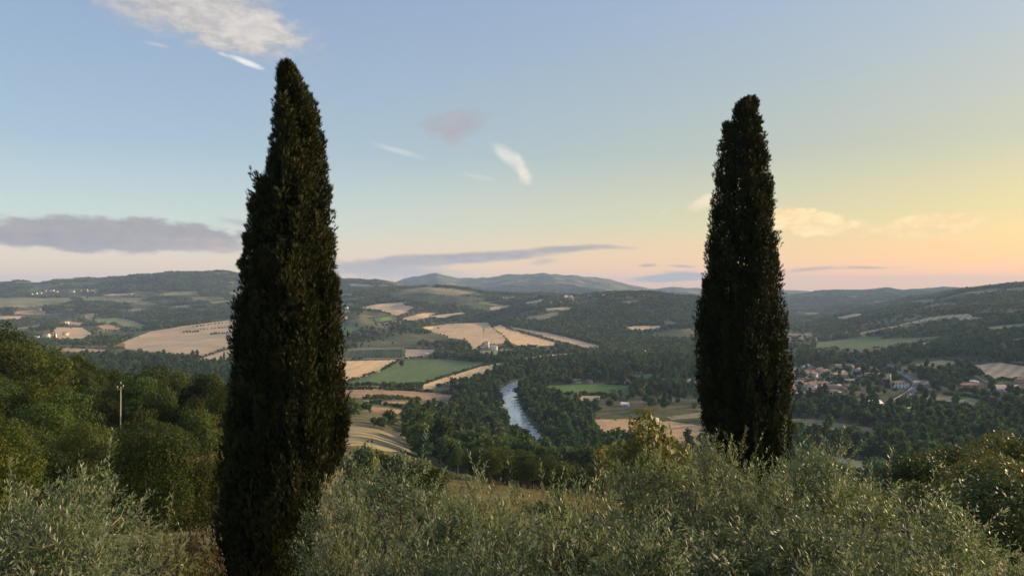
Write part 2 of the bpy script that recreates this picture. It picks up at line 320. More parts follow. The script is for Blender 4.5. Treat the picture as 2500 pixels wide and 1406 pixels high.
def height_raw(x, y):
    ph = np.arctan2(x, y); r = np.hypot(x, y)
    front = np.abs(ph) < R(42); phc = np.clip(ph, -R(46), R(46))
    u = U0 + F * np.tan(phc); Y = np.where(front, r * np.cos(phc), r * np.cos(R(42)))
    Y = np.maximum(Y, 1.5)
    # table
    iu = np.clip(np.searchsorted(TU, u) - 1, 0, len(TU) - 2); fu = np.clip((u - TU[iu]) / (TU[iu + 1] - TU[iu]), 0, 1)
    fu = fu * fu * (3 - 2 * fu) * .5 + fu * .5
    lY = np.log(Y); LY = np.log(YS); iy = np.clip(np.searchsorted(LY, lY) - 1, 0, len(YS) - 2)
    fy = np.clip((lY - LY[iy]) / (LY[iy + 1] - LY[iy]), 0, 1)
    def cub(T, i):  # catmull-rom along distance
        i0 = np.maximum(iy - 1, 0); i3 = np.minimum(iy + 2, len(YS) - 1)
        p0, p1, p2, p3 = T[i, i0], T[i, iy], T[i, iy + 1], T[i, i3]
        m1 = (p2 - p0) / 2; m2 = (p3 - p1) / 2; t = fy
        c = (2 * t**3 - 3 * t**2 + 1) * p1 + (t**3 - 2 * t**2 + t) * m1 + (-2 * t**3 + 3 * t**2) * p2 + (t**3 - t**2) * m2
        return np.clip(c, np.minimum(p1, p2), np.maximum(p1, p2))
    fu = np.clip((u - TU[iu]) / (TU[iu + 1] - TU[iu]), 0, 1); nU = len(TU)
    q1, q2 = cub(TZ, iu), cub(TZ, iu + 1); q0, q3 = cub(TZ, np.maximum(iu - 1, 0)), cub(TZ, np.minimum(iu + 2, nU - 1))
    h = TU[iu + 1] - TU[iu]; h0 = np.where(iu > 0, TU[iu] - TU[np.maximum(iu - 1, 0)], h); h3 = np.where(iu < nU - 2, TU[np.minimum(iu + 2, nU - 1)] - TU[iu + 1], h)
    s1 = (q2 - q0) / (h + h0) * h; s2 = (q3 - q1) / (h + h3) * h; t = fu
    z = (2 * t**3 - 3 * t**2 + 1) * q1 + (t**3 - 2 * t**2 + t) * s1 + (-2 * t**3 + 3 * t**2) * q2 + (t**3 - t**2) * s2
    z = np.where(z < -125, -125 + (z + 125) * .1, z)
    hill = sstep(z, -124, -95) * sstep(Y, 1300, 2600)
    z = z + hill * (fbm(x / 600, y / 600, 4, 3) * .013 + fbm(x / 200, y / 200, 3, 9) * .005) * np.minimum(Y, 6000)
    for D, wf, wb, prof in RIDGES:
        pu = np.array([p[0] for p in prof]); pv = np.array([p[1] for p in prof])
        Dn = D * (1 + .06 * fbm(u / 160, u * 0, 3, int(D)))
        top = (V0 - np.interp(u, pu, pv)) / F * Dn
        top = top + D * .0040 * fbm(x / (D * .035), y / (D * .035), 4, int(D) + 2)
        inside = (u > pu[0]) & (u < pu[-1])
        t = np.where(Y < Dn, (Dn - Y) / wf, (Y - Dn) / wb)
        b = np.exp(-t * t * 1.3) * inside
        rough = 1 + .5 * fbm(x / (D * .12), y / (D * .12), 4, int(D) + 5) * np.clip(t * 1.6, 0, 1)
        z = np.maximum(z, z + (top - z) * np.clip(b * rough, 0, 1))
    d2 = ((x - 1790) ** 2 + (y - 1600) ** 2) / 640.0 ** 2
    z = z + 215 * np.clip(1 - d2, 0, 1) ** 1.5  # unseen hill right of view, added to shade the village and right valley
    z = z + fbm(x / 9, y / 9, 3, 21) * .25 * sstep(r, 6, 30) + fbm(x / 60, y / 60, 3, 22) * 1.6 * sstep(r, 25, 120) * (1 - sstep(r, 380, 600))
    z = z - 4.0 * (1 - sstep(riv_dist(x, y), 8, 16)) * (Y > 300)
    return z
PH = np.concatenate([np.linspace(-180, -44, 40)[:-1], np.linspace(-44, -36, 14)[:-1], np.linspace(-36, 36, 560), np.linspace(36, 44, 14)[1:], np.linspace(44, 180, 40)[1:]])
LR = np.concatenate([np.linspace(math.log(1.2), math.log(300), 200)[:-1], np.linspace(math.log(300), math.log(6500), 330)[:-1], np.linspace(math.log(6500), math.log(24000), 90)])
PHr = np.radians(PH)
gp, gr = np.meshgrid(PHr, np.exp(LR), indexing='ij')
GX, GY = gr * np.sin(gp), gr * np.cos(gp)
GZ = np.concatenate([height_raw(GX[i:i + 40], GY[i:i + 40]) for i in range(0, len(PH), 40)])
GZ[-1] = GZ[0]
def build_terrain():
    ni, nj = GX.shape
    V = np.stack([GX, GY, GZ + CZ], -1).reshape(-1, 3)
    idx = np.arange(ni * nj).reshape(ni, nj)
    a, b, c, d = idx[:-1, :-1].ravel(), idx[1:, :-1].ravel(), idx[1:, 1:].ravel(), idx[:-1, 1:].ravel()
    T = np.concatenate([np.stack([a, c, b], 1), np.stack([a, d, c], 1)])
    V = np.concatenate([V, [[0, 0, CZ - 1.7]]]); cen = len(V) - 1
    fan = np.stack([np.full(ni - 1, cen), idx[:-1, 0], idx[1:, 0]], 1)[:, [0, 2, 1]]
    me = mesh('terrain', V, T, fan, smooth=True, mats=[M['ground']])
    return struct(obj('terrain', me), 'rolling valley land of dry grass between the fields and woods')
terrain = build_terrain()
def zat(x, y):
    """terrain height relative to the eye (bilinear on the sheet)"""
    x = np.asarray(x, float); y = np.asarray(y, float)
    ph = np.arctan2(x, y); lr = np.log(np.maximum(np.hypot(x, y), 1.21))
    i = np.clip(np.searchsorted(PHr, ph) - 1, 0, len(PHr) - 2); j = np.clip(np.searchsorted(LR, lr) - 1, 0, len(LR) - 2)
    fi = (ph - PHr[i]) / (PHr[i + 1] - PHr[i]); fj = np.clip((lr - LR[j]) / (LR[j + 1] - LR[j]), 0, 1)
    return (GZ[i, j] * (1 - fi) + GZ[i + 1, j] * fi) * (1 - fj) + (GZ[i, j + 1] * (1 - fi) + GZ[i + 1, j + 1] * fi) * fj
YM = np.exp(np.linspace(math.log(2), math.log(20000), 2600))
def ground_at(u, v, ymin=2.0):
    """where the line of sight through photo pixel (u,v) meets the land -> x, y, z(rel)"""
    X = YM * (u - U0) / F; zt = zat(X, YM); zl = (V0 - v) / F * YM
    hit = np.nonzero((zl <= zt) & (YM >= ymin))[0]
    if len(hit) == 0: k = len(YM) - 1
    else: k = hit[0]
    Y = YM[k]
    if k > 0:
        f0, f1 = zl[k - 1] - zt[k - 1], zl[k] - zt[k]
        if f0 > 0 >= f1: Y = YM[k - 1] + (YM[k] - YM[k - 1]) * f0 / (f0 - f1)
    x = Y * (u - U0) / F; return x, Y, float(zat(x, Y))
def pix(x, y, z): return U0 + F * x / y, V0 - F * z / y
def pip(px, py, poly):
    ins = np.zeros(np.shape(px), bool); n = len(poly)
    for i in range(n):
        (x1, y1), (x2, y2) = poly[i], poly[(i + 1) % n]
        if y1 == y2: continue
        ins ^= ((y1 > py) != (y2 > py)) & (px < (x2 - x1) * (py - y1) / (y2 - y1) + x1)
    return ins

# ------------------------------------------------------------------ fields draped on the land
def clip_tri(poly, tri):
    out = poly
    for k in range(3):
        a, b = tri[k], tri[(k + 1) % 3]; res = []
        if not out: return out
        ex, ey = b[0] - a[0], b[1] - a[1]
        sd = [ex * (p[1] - a[1]) - ey * (p[0] - a[0]) for p in out]
        for i in range(len(out)):
            p, q, s, e = out[i], out[(i + 1) % len(out)], sd[i], sd[(i + 1) % len(out)]
            if s >= 0: res.append(p)
            if (s >= 0) != (e >= 0):
                f = s / (s - e); res.append((p[0] + (q[0] - p[0]) * f, p[1] + (q[1] - p[1]) * f))
        out = res
    return out
def drape(name, poly_uv, m_, lift, ymin=150., wob=1.2, world_poly=None):
    pts = []
    if world_poly is None:
        n = len(poly_uv)
        for i in range(n):
            (u1, v1), (u2, v2) = poly_uv[i], poly_uv[(i + 1) % n]; k = max(1, int(math.hypot(u2 - u1, v2 - v1) / 7))
            for j in range(k):
                f = j / k; w = wob * (0 if j == 0 else 1)
                pts.append((u1 + (u2 - u1) * f + w * rng.normal() * .4, v1 + (v2 - v1) * f + w * .35 * rng.normal()))
        wp = [ground_at(u, v, ymin) for u, v in pts]
    else: wp = world_poly
    P = [(math.atan2(p[0], p[1]), math.log(math.hypot(p[0], p[1]))) for p in wp]
    area = sum(P[i][0] * P[(i + 1) % len(P)][1] - P[(i + 1) % len(P)][0] * P[i][1] for i in range(len(P)))
    if area < 0: P = P[::-1]
    pa = np.array(P); i0 = np.searchsorted(PHr, pa[:, 0].min()) - 1; i1 = np.searchsorted(PHr, pa[:, 0].max())
    j0 = np.searchsorted(LR, pa[:, 1].min()) - 1; j1 = np.searchsorted(LR, pa[:, 1].max())
    i0, j0 = max(i0, 0), max(j0, 0); i1 = min(i1, len(PHr) - 1); j1 = min(j1, len(LR) - 1)
    A, B = np.meshgrid(PHr[i0:i1 + 1], LR[j0:j1 + 1], indexing='ij'); IN = pip(A, B, P)
    # cells that the outline passes through
    edge = set()
    for k in range(len(P)):
        (a1, b1), (a2, b2) = P[k], P[(k + 1) % len(P)]
        ns = max(2, int(abs(a2 - a1) / (PHr[i0 + 1] - PHr[i0]) * 3 + abs(b2 - b1) / (LR[j0 + 1] - LR[j0]) * 3) + 2)
        for f in np.linspace(0, 1, ns):
            edge.add((int(np.searchsorted(PHr, a1 + (a2 - a1) * f)) - 1, int(np.searchsorted(LR, b1 + (b2 - b1) * f)) - 1))
    V, Fs = [], []
    def put(loop, tri_ix, tri):
        (ax, ay), (bx, by), (cx, cy) = tri
        den = (by - cy) * (ax - cx) + (cx - bx) * (ay - cy); base = len(V)
        W = np.array([(GX[q], GY[q], GZ[q] + CZ) for q in tri_ix])
        for p in loop:
            l1 = ((by - cy) * (p[0] - cx) + (cx - bx) * (p[1] - cy)) / den; l2 = ((cy - ay) * (p[0] - cx) + (ax - cx) * (p[1] - cy)) / den
            q = W[0] * l1 + W[1] * l2 + W[2] * (1 - l1 - l2); V.append((q[0], q[1], q[2] + lift))
        for k in range(1, len(loop) - 1): Fs.append((base, base + k, base + k + 1))
    for i in range(i0, i1):
        for j in range(j0, j1):
            e = (i, j) in edge; c4 = IN[i - i0:i - i0 + 2, j - j0:j - j0 + 2]
            if not e and not c4.all(): continue
            for ix in (((i, j), (i + 1, j), (i + 1, j + 1)), ((i, j), (i + 1, j + 1), (i, j + 1))):
                tri = [(PHr[q[0]], LR[q[1]]) for q in ix]
                loop = clip_tri(P, tri) if e else tri
                if len(loop) >= 3: put(loop, ix, tri)
    if not Fs: return None
    V = np.array(V); T = np.array(Fs)
    nz = np.cross(V[T[:, 1]] - V[T[:, 0]], V[T[:, 2]] - V[T[:, 0]])[:, 2]; T[nz < 0] = T[nz < 0][:, ::-1]
    return obj(name, mesh(name, V, T, mats=[m_]))

FD = [ # name, material, label, outline in photo pixels
 ('meadow', 'olivefield', 'long yellow green meadow below the white hamlet, far left', [(-60, 729), (60, 727), (182, 727), (172, 739), (114, 746), (57, 752), (-60, 752)]),
 ('meadow', 'olivefield', 'olive yellow meadow right of the hamlet on the left plateau', [(196, 724), (236, 724), (364, 728), (327, 740), (270, 737), (199, 733)]),
 ('meadow', 'olivefield', 'bright yellow green meadow high under the left hill crest', [(381, 718), (427, 712), (484, 710), (488, 721), (427, 724), (381, 722)]),
 ('bare_field', 'orange', 'orange bare patch beside a small farmhouse, far left', [(30, 761), (51, 759), (85, 756), (114, 759), (111, 769), (71, 769), (30, 766)]),
 ('bare_field', 'orange', 'orange bare patch right of the upper left farm', [(165, 784), (205, 788), (188, 797), (159, 792)]),
 ('stubble_field', 'tan', 'brown stubble field with a lone pale barn, left', [(137, 799), (199, 799), (228, 816), (199, 826), (142, 829), (128, 812)]),
 ('meadow', 'olivefield', 'curved yellow green meadow above the big tan hillside', [(236, 779), (284, 776), (327, 783), (356, 796), (341, 803), (302, 796), (279, 788), (236, 789)]),
 ('bare_field', 'orange', 'patchy orange bare field inside the left woods', [(236, 796), (267, 792), (299, 802), (284, 809), (256, 806)]),
 ('stubble_field', 'tan2', 'big tan hillside field left of the tall left cypress', [(265, 849), (307, 833), (367, 809), (469, 793), (590, 778), (600, 845), (560, 850), (500, 870), (430, 868), (353, 857), (302, 851)]),
 ('bare_field', 'orange', 'orange tip at the left end of the big tan hillside', [(263, 849), (292, 837), (306, 839), (304, 849), (280, 851)]),
 ('crop_field', 'lime', 'narrow green field just above the left wood', [(70, 841), (85, 841), (154, 846), (142, 857), (70, 853)]),
 ('bare_field', 'orange', 'orange strip beside the narrow green field, left', [(154, 848), (262, 853), (256, 863), (199, 860), (146, 857)]),
 ('bare_field', 'tan', 'tan strip peeping over the left wood', [(80, 859), (125, 863), (119, 874), (80, 868)]),
 ('stubble_field', 'tan', 'tan field with a dark hedge line beside left cypress', [(481, 876), (500, 872), (560, 852), (600, 846), (600, 880), (484, 881)]),
 ('meadow', 'dry', 'pale strip of meadow behind the lower left farm', [(0, 808), (94, 793), (104, 796), (43, 805), (6, 811)]),
 ('meadow', 'olivefield', 'pale green strip high behind the left cypress', [(560, 716), (612, 712), (640, 716), (600, 721), (560, 721)]),
 ('stubble_field', 'tan', 'tan field under the brown domed hill', [(871, 751), (928, 742), (993, 737), (988, 745), (1011, 750), (993, 762), (965, 772), (942, 762), (914, 755)]),
 ('wheat_field', 'wheat', 'thin tan crescent field with a tree notch, centre', [(976, 779), (1033, 764), (1065, 764), (1048, 772), (1087, 767), (1127, 762), (1139, 765), (1085, 775), (1056, 774), (1011, 783)]),
 ('stubble_field', 'tan', 'large sloping tan field above the tower farm', [(1025, 800), (1099, 790), (1193, 787), (1200, 799), (1244, 829), (1221, 841), (1184, 838), (1158, 856), (1144, 838), (1133, 829), (1096, 825), (1067, 814)]),
 ('wheat_field', 'wheat', 'golden wheat slope right of the large tan field', [(1204, 799), (1221, 793), (1244, 805), (1284, 816), (1363, 839), (1352, 844), (1312, 845), (1267, 845), (1241, 835), (1224, 816)]),
 ('stubble_field', 'tan', 'long narrow tan field along the wooded hill foot', [(1235, 795), (1272, 802), (1341, 813), (1400, 827), (1467, 845), (1463, 852), (1440, 851), (1383, 837), (1326, 822), (1284, 812), (1250, 804)]),
 ('crop_field', 'green', 'grey green field right of the left cypress', [(800, 803), (868, 790), (871, 799), (888, 802), (854, 817), (800, 820)]),
 ('vineyard', 'vine', 'dark vineyard with close rows right of left cypress', [(800, 859), (877, 849), (986, 850), (986, 876), (885, 877), (800, 879)]),
 ('bare_field', 'pink', 'pale pinkish bare field beside the vineyard', [(988, 852), (1062, 853), (1053, 866), (1039, 874), (988, 876)]),
 ('wheat_field', 'wheat', 'golden wheat field between left cypress and big green field', [(800, 882), (974, 879), (928, 907), (842, 937), (800, 946)]),
 ('crop_field', 'green', 'big green field with a lone round tree', [(977, 880), (1099, 877), (1141, 882), (1195, 886), (1170, 894), (1070, 924), (1028, 938), (999, 942), (843, 940), (930, 907)]),
 ('wheat_field', 'wheat', 'golden strip along the far edge of the big green field', [(1030, 940), (1072, 926), (1173, 895), (1213, 887), (1240, 888), (1215, 901), (1193, 912), (1102, 934), (1036, 954)]),
 ('wheat_field', 'wheat', 'small golden corner below the big green field', [(868, 944), (930, 943), (930, 951), (868, 951)]),
 ('ploughed_field', 'brown', 'reddish brown field with furrows right of left cypress', [(820, 951), (874, 951), (999, 954), (1127, 965), (1099, 977), (1028, 977), (885, 974), (820, 970)]),
 ('ploughed_field', 'brown', 'narrow brown terrace below the furrowed field', [(875, 977), (971, 980), (1099, 987), (1085, 997), (993, 994), (928, 985)]),
 ('ploughed_field', 'brown', 'lowest narrow brown terrace beside the riverside wood', [(890, 992), (988, 1001), (988, 1012), (914, 1006)]),
 ('wheat_field', 'wheat', 'thin golden strip beyond the river trees', [(1278, 874), (1397, 861), (1412, 864), (1341, 873), (1284, 880)]),
 ('stubble_field', 'tan', 'small tan field below the red roofed hamlet', [(1195, 750), (1244, 745), (1238, 753), (1198, 758)]),
 ('stubble_field', 'tan', 'thin tan field beneath the hilltop monastery', [(1281, 740), (1326, 731), (1321, 738), (1284, 743)]),
 ('meadow', 'dry', 'brownish meadow between two wooded knolls', [(1289, 771), (1369, 762), (1363, 771), (1321, 781), (1284, 780)]),
 ('meadow', 'dry', 'long pale strip right of left cypress crown', [(800, 736), (905, 722), (902, 727), (828, 737)]),
 ('meadow', 'dry', 'upper pale strip right of left cypress crown', [(800, 719), (871, 715), (868, 720), (800, 724)]),
 ('stubble_field', 'tan', 'tan field on the far crest right of left cypress', [(845, 691), (914, 696), (908, 701), (857, 698)]),
 ('wheat_field', 'wheat', 'pale clearing in the dark woods left of right cypress', [(1524, 799), (1547, 796), (1578, 795), (1615, 796), (1610, 802), (1570, 806), (1536, 803)]),
 ('meadow', 'olivefield', 'small green glade uphill of the pale clearing', [(1618, 784), (1640, 785), (1660, 790), (1621, 792)]),
 ('crop_field', 'lime', 'bright green field beside the river', [(1331, 941), (1428, 937), (1536, 940), (1521, 961), (1479, 964), (1359, 963)]),
 ('stubble_field', 'tan', 'tan strip below the bright green riverside field', [(1420, 967), (1488, 967), (1456, 980), (1412, 978)]),
 ('crop_field', 'green', 'grey green strip below the bright green riverside field', [(1362, 966), (1418, 967), (1410, 978), (1380, 977)]),
 ('crop_field', 'lime', 'green meadow behind the riverside farm trees', [(1527, 916), (1590, 913), (1616, 916), (1610, 932), (1593, 932), (1564, 925)]),
 ('bare_field', 'pink', 'greyish bare plot left of the right cypress', [(1672, 924), (1730, 924), (1730, 943), (1678, 940)]),
 ('stubble_field', 'dry', 'dry plot left of right cypress above the tan field', [(1624, 1018), (1730, 1005), (1730, 1017), (1640, 1026)]),
 ('wheat_field', 'warmtan', 'warm tan field behind the fig tree', [(1452, 1024), (1541, 1023), (1640, 1029), (1760, 1047), (1760, 1092), (1680, 1084), (1600, 1075), (1470, 1066)]),
 ('stubble_field', 'tan2', 'long tan field on the right hillside', [(2086, 815), (2188, 795), (2273, 774), (2319, 768), (2367, 766), (2376, 774), (2416, 778), (2342, 782), (2330, 777), (2273, 785), (2188, 800), (2103, 816)]),
 ('crop_field', 'green', 'wide green meadow below the right hillside', [(1990, 838), (2103, 822), (2154, 822), (2160, 828), (2231, 825), (2330, 817), (2302, 823), (2216, 838), (2131, 851), (2046, 849), (1990, 855)]),
 ('meadow', 'dry', 'dry meadow with scrub behind the viaduct', [(2231, 890), (2302, 878), (2350, 884), (2319, 893), (2231, 900)]),
 ('stubble_field', 'tan2', 'dry tan field at the right edge behind the bungalow', [(2364, 893), (2444, 885), (2540, 900), (2540, 930), (2416, 927), (2390, 905)]),
 ('meadow', 'dry', 'dry grassy bank below the orange house', [(2216, 963), (2302, 963), (2359, 969), (2401, 976), (2387, 994), (2302, 981), (2225, 975)]),
 ('stubble_field', 'dry', 'tan field just right of the right cypress', [(1880, 1020), (1918, 1021), (2003, 1026), (2134, 1047), (2137, 1064), (2046, 1052), (1960, 1042), (1880, 1036)]),
 ('stubble_field', 'tan', 'tan field between lower right olives and dark belt', [(1980, 1110), (2035, 1115), (2110, 1127), (2200, 1136), (2205, 1157), (2139, 1155), (2040, 1142), (1980, 1135)]),
 ('bare_field', 'tan', 'pale strip by the villa at the right edge', [(2455, 832), (2540, 820), (2540, 826), (2470, 834)]),
 ('stubble_field', 'dry', 'dry golden slope right of left cypress foot', [(800, 1030), (846, 1035), (910, 1046), (985, 1058), (1004, 1106), (939, 1103), (881, 1090), (800, 1090)]),
]
FD += [
 ('meadow', 'dry', 'brownish open top of the domed hill', [(985, 708), (1040, 700), (1100, 704), (1160, 714), (1120, 723), (1040, 718)]),
 ('meadow', 'olivefield', 'small green meadow right of left cypress at mid height', [(806, 760), (850, 757), (862, 764), (810, 769)]),
 ('meadow', 'dry', 'pale meadow above the small green one right of left cypress', [(815, 743), (860, 738), (868, 745), (822, 751)]),
 ('crop_field', 'green', 'thin green field right of the red roofed hamlet', [(1165, 739), (1215, 735), (1206, 741), (1180, 743)]),
 ('stubble_field', 'tan', 'thin tan strip below the monastery knoll', [(1330, 752), (1400, 749), (1390, 756), (1335, 758)]),
 ('meadow', 'dry', 'pale strip high on the wooded crest left of right cypress', [(1500, 737), (1562, 734), (1552, 739)]),
 ('meadow', 'dry', 'pale glade high on the right hillside', [(2200, 737), (2290, 728), (2280, 735), (2230, 740)]),
 ('stubble_field', 'tan', 'pale strip at the foot of the right hillside near the far village', [(2040, 775), (2110, 764), (2100, 770), (2050, 780)]),
 ('meadow', 'olivefield', 'green strip low on the right hillside at the edge', [(2400, 799), (2540, 786), (2540, 793), (2430, 804)]),
 ('meadow', 'dry', 'pale meadow in the far right valley', [(1935, 770), (2010, 764), (1990, 770)]),
 ('meadow', 'dry', 'pale meadow in the woods above the curved meadow, left', [(296, 757), (362, 752), (350, 761), (310, 763)]),
 ('meadow', 'olivefield', 'green meadow on the left plateau before the left cypress', [(500, 737), (572, 731), (562, 739), (520, 742)]),
 ('stubble_field', 'tan', 'pale strip in the middle of the left plateau', [(415, 748), (480, 742), (470, 749), (430, 752)]),
 ('stubble_field', 'tan2', 'pale strip at the left edge above the farm', [(-60, 774), (62, 770), (50, 778), (-60, 781)]),
 ('meadow', 'dry', 'pale clearing left of the curved meadow', [(205, 768), (232, 765), (228, 774), (208, 776)]),
 ('stubble_field', 'tan', 'pale crop strip behind the hamlet on the left plateau', [(250, 719), (330, 715), (322, 721), (262, 723)]),
 ('crop_field', 'green', 'green slope between left cypress and the tan hill field', [(900, 778), (950, 772), (968, 782), (930, 790)]),
 ('meadow', 'dry', 'pale ground around the stone tower farm', [(1160, 858), (1225, 851), (1260, 856), (1235, 865), (1180, 868)]),
]
FPOLY = []
for nm, mk_, lab, poly in FD:
    o = drape(nm, poly, M[mk_], .25)
    FPOLY.append(poly)
    if o: struct(o, lab)

# ------------------------------------------------------------------ river
def ribbon(P, width, z, name, m_, closed=False):
    P = np.asarray(P); T = np.gradient(P, axis=0); T /= np.linalg.norm(T, axis=1)[:, None]; N = np.stack([-T[:, 1], T[:, 0]], 1)
    w = np.broadcast_to(np.asarray(width, float), (len(P),))[:, None] / 2
    A, B = P + N * w, P - N * w; z = np.broadcast_to(z, (len(P),))
    V = np.concatenate([np.column_stack([A, z]), np.column_stack([B, z])]); n = len(P); k = np.arange(n - 1)
    return obj(name, mesh(name, V, np.stack([k, k + n, k + n + 1, k + 1], 1)[:, ::-1], mats=[m_]))
def watermat():
    m_, t, b, o = mat('river_water'); p = pos(t)
    st = t.n('ShaderNodeMapping', inp={0: p, 2: (0, 0, R(-12)), 3: (1, .35, 1)}).outputs[0]
    foam = t.m('MULTIPLY', t.smooth(t.noise(st, .22, 5, .65, .8), .46, .66), t.smooth(t.noise(p, .02, 2), .30, .55))
    t.t.links.new(t.mix(foam, (.70, .69, .60, 1), (.86, .85, .80, 1)), b.inputs['Base Color'])
    t.t.links.new(t.m('ADD', .12, t.m('MULTIPLY', foam, .5)), b.inputs['Roughness'])
    b.inputs['IOR'].default_value = 1.33
    bp = t.n('ShaderNodeBump', inp={'Strength': .05, 'Distance': .3, 'Height': t.noise(st, .6, 4, .6)}); t.t.links.new(bp.outputs[0], b.inputs['Normal'])
    return m_
M['water'] = watermat()
struct(ribbon(RIVP, 25, CZ - 126.4, 'river', M['water']), 'pale blue river winding between wooded banks')

# ------------------------------------------------------------------ leaf and tree meshes
def unit(v): return v / np.maximum(np.linalg.norm(v, axis=-1, keepdims=True), 1e-9)
def rand_unit(n): return unit(rng.normal(size=(n, 3)))
def blades(P, D, N, L, W, mid=.45):
    """rhombic leaf blades: base P, direction D, face normal N"""
    D = unit(D); S = unit(np.cross(D, N)); L = np.broadcast_to(L, (len(P),))[:, None]; W = np.broadcast_to(W, (len(P),))[:, None]
    V = np.stack([P, P + D * L * mid + S * W / 2, P + D * L, P + D * L * mid - S * W / 2], 1)
    return V.reshape(-1, 3), np.arange(len(P) * 4).reshape(-1, 4)
def tubes(paths, radii, sides=5):
    V, Fq = [], []; off = 0
    for P, r in zip(paths, radii):
        P = np.asarray(P, float); n = len(P); T = unit(np.gradient(P, axis=0)); ref = np.where(np.abs(T[:, 2:3]) < .9, [[0, 0, 1.]], [[1., 0, 0]])
        A = unit(np.cross(T, ref)); B = np.cross(T, A); a = np.arange(sides) * 2 * np.pi / sides
        ring = P[:, None] + (A[:, None] * np.cos(a)[None, :, None] + B[:, None] * np.sin(a)[None, :, None]) * np.asarray(r, float)[:, None, None]
        V.append(ring.reshape(-1, 3)); i = np.arange(n - 1)[:, None] * sides; k = np.arange(sides)[None]
        k2 = (k + 1) % sides
        Fq.append(np.stack([(i + k), (i + k2), (i + sides + k2), (i + sides + k)], -1).reshape(-1, 4) + off); off += n * sides
    return np.concatenate(V), np.concatenate(Fq)
def trunk_mesh(name, h, r, m_, limbs=5, spread=2.0, top=None, seed=0, lean=.2):
    g = np.random.default_rng(seed); n = 7; t = np.linspace(0, 1, n)
    top = top or h
    ax = np.stack([lean * np.sin(t * 2 + seed), lean * np.sin(t * 1.4 + seed * 2) * .7, t * h - .25], 1)
    paths = [ax]; rad = [r * (1.25 - .75 * t)]; rad[0][0] *= 1.3
    for k in range(limbs):
        a = k * 2.4 + g.uniform(0, .6); s = g.uniform(.45, .95); p0 = ax[int(s * (n - 1))]
        L = spread * g.uniform(.6, 1); tt = np.linspace(0, 1, 5)[:, None]
        rise = (top - p0[2]) * g.uniform(.4, .8)
        paths.append(p0 + np.concatenate([np.cos(a) * L * tt ** .8, np.sin(a) * L * tt ** .8, rise * tt ** 1.2], 1) + g.normal(size=(5, 3)) * .04 * L * tt)
        rad.append(r * .5 * (1.1 - .9 * tt[:, 0]))
    V, Fq = tubes(paths, rad, 6); return mesh(name, V, Fq, smooth=True, mats=[m_])
def crown(name, H, Rad, base, nl, nleaf, ls, m_, seed, flat=.8, ragged=.25, upright=.2, pointed=0.0):
    """leafy crown: leaf cards on the shells of many lobes spread through the crown volume"""
    g = np.random.default_rng(seed); zc = (base + H) / 2; hz = (H - base) / 2
    c = []
    while len(c) < nl:
        p = g.uniform(-1, 1, 3); q = np.linalg.norm(p)
        if q > 1 or q < .35: continue
        w = 1 - pointed * max(0, p[2]); c.append((p[0] * Rad * .72 * w, p[1] * Rad * .72 * w, zc + p[2] * hz * .74))
    c = np.array(c); lr = Rad * g.uniform(.26, .46, nl)
    w = lr ** 2; k = g.choice(nl, nleaf, p=w / w.sum()); d = unit(g.normal(size=(nleaf, 3)) + [0, 0, .25])
    # uneven clumps on each lobe
    sh = g.uniform(.45, 1.08, nleaf) ** .6
    P = c[k] + d * (lr[k] * sh)[:, None] * [1, 1, flat]
    P += g.normal(size=P.shape) * ragged * ls
    N = unit(d + g.normal(size=P.shape) * .55); D = unit(np.cross(N, unit(g.normal(size=P.shape)))); D = unit(D + [0, 0, upright])
    L = ls * g.uniform(.6, 1.5, nleaf); V, Fq = blades(P, D, N, L, L * g.uniform(.5, .85, nleaf))
    lobe_t = g.uniform(0, 1, nl)
    tint = np.clip(.45 * lobe_t[k] + .55 * g.uniform(0, 1, nleaf), 0, 1)
    return mesh(name, V, Fq, tint=np.repeat(tint, 4), mats=[m_])
def make_tree(kind, crown_me, trunk_me, loc, rz, s, label, group, cat='tree', sz=None):
    root = obj(kind, None, None, loc, rz, (s, s, sz or s)); tag(root, label, cat, group)
    obj('trunk', trunk_me, root); obj('crown', crown_me, root)
    return root

# ------------------------------------------------------------------ woods
COSP = np.cos(PHr)
with np.errstate(divide='ignore', invalid='ignore'):
    TAN = GZ / np.where(np.abs(GY) < 1, 1, GY)
RUN = np.maximum.accumulate(TAN, axis=1)
def seen(x, y, ztop, margin=0.0):
    """is the top of a thing at x,y above the land in front of it?"""
    ph = np.arctan2(x, y); i = np.clip(np.searchsorted(PHr, ph), 0, len(PHr) - 1)
    j = np.clip(np.searchsorted(LR, np.log(np.hypot(x, y))) - 3, 0, len(LR) - 1)
    return (ztop + margin) / y > RUN[i, j]
def infield(u, v, grow=0):
    ins = np.zeros(u.shape, bool)
    for p in FPOLY: ins |= pip(u, v, p)
    return ins
VILL = [(1905, 905), (1930, 890), (1985, 892), (2060, 886), (2110, 886), (2175, 912), (2235, 935), (2235, 965), (2150, 1003), (2100, 1000), (2040, 985), (1930, 985), (1905, 960)]
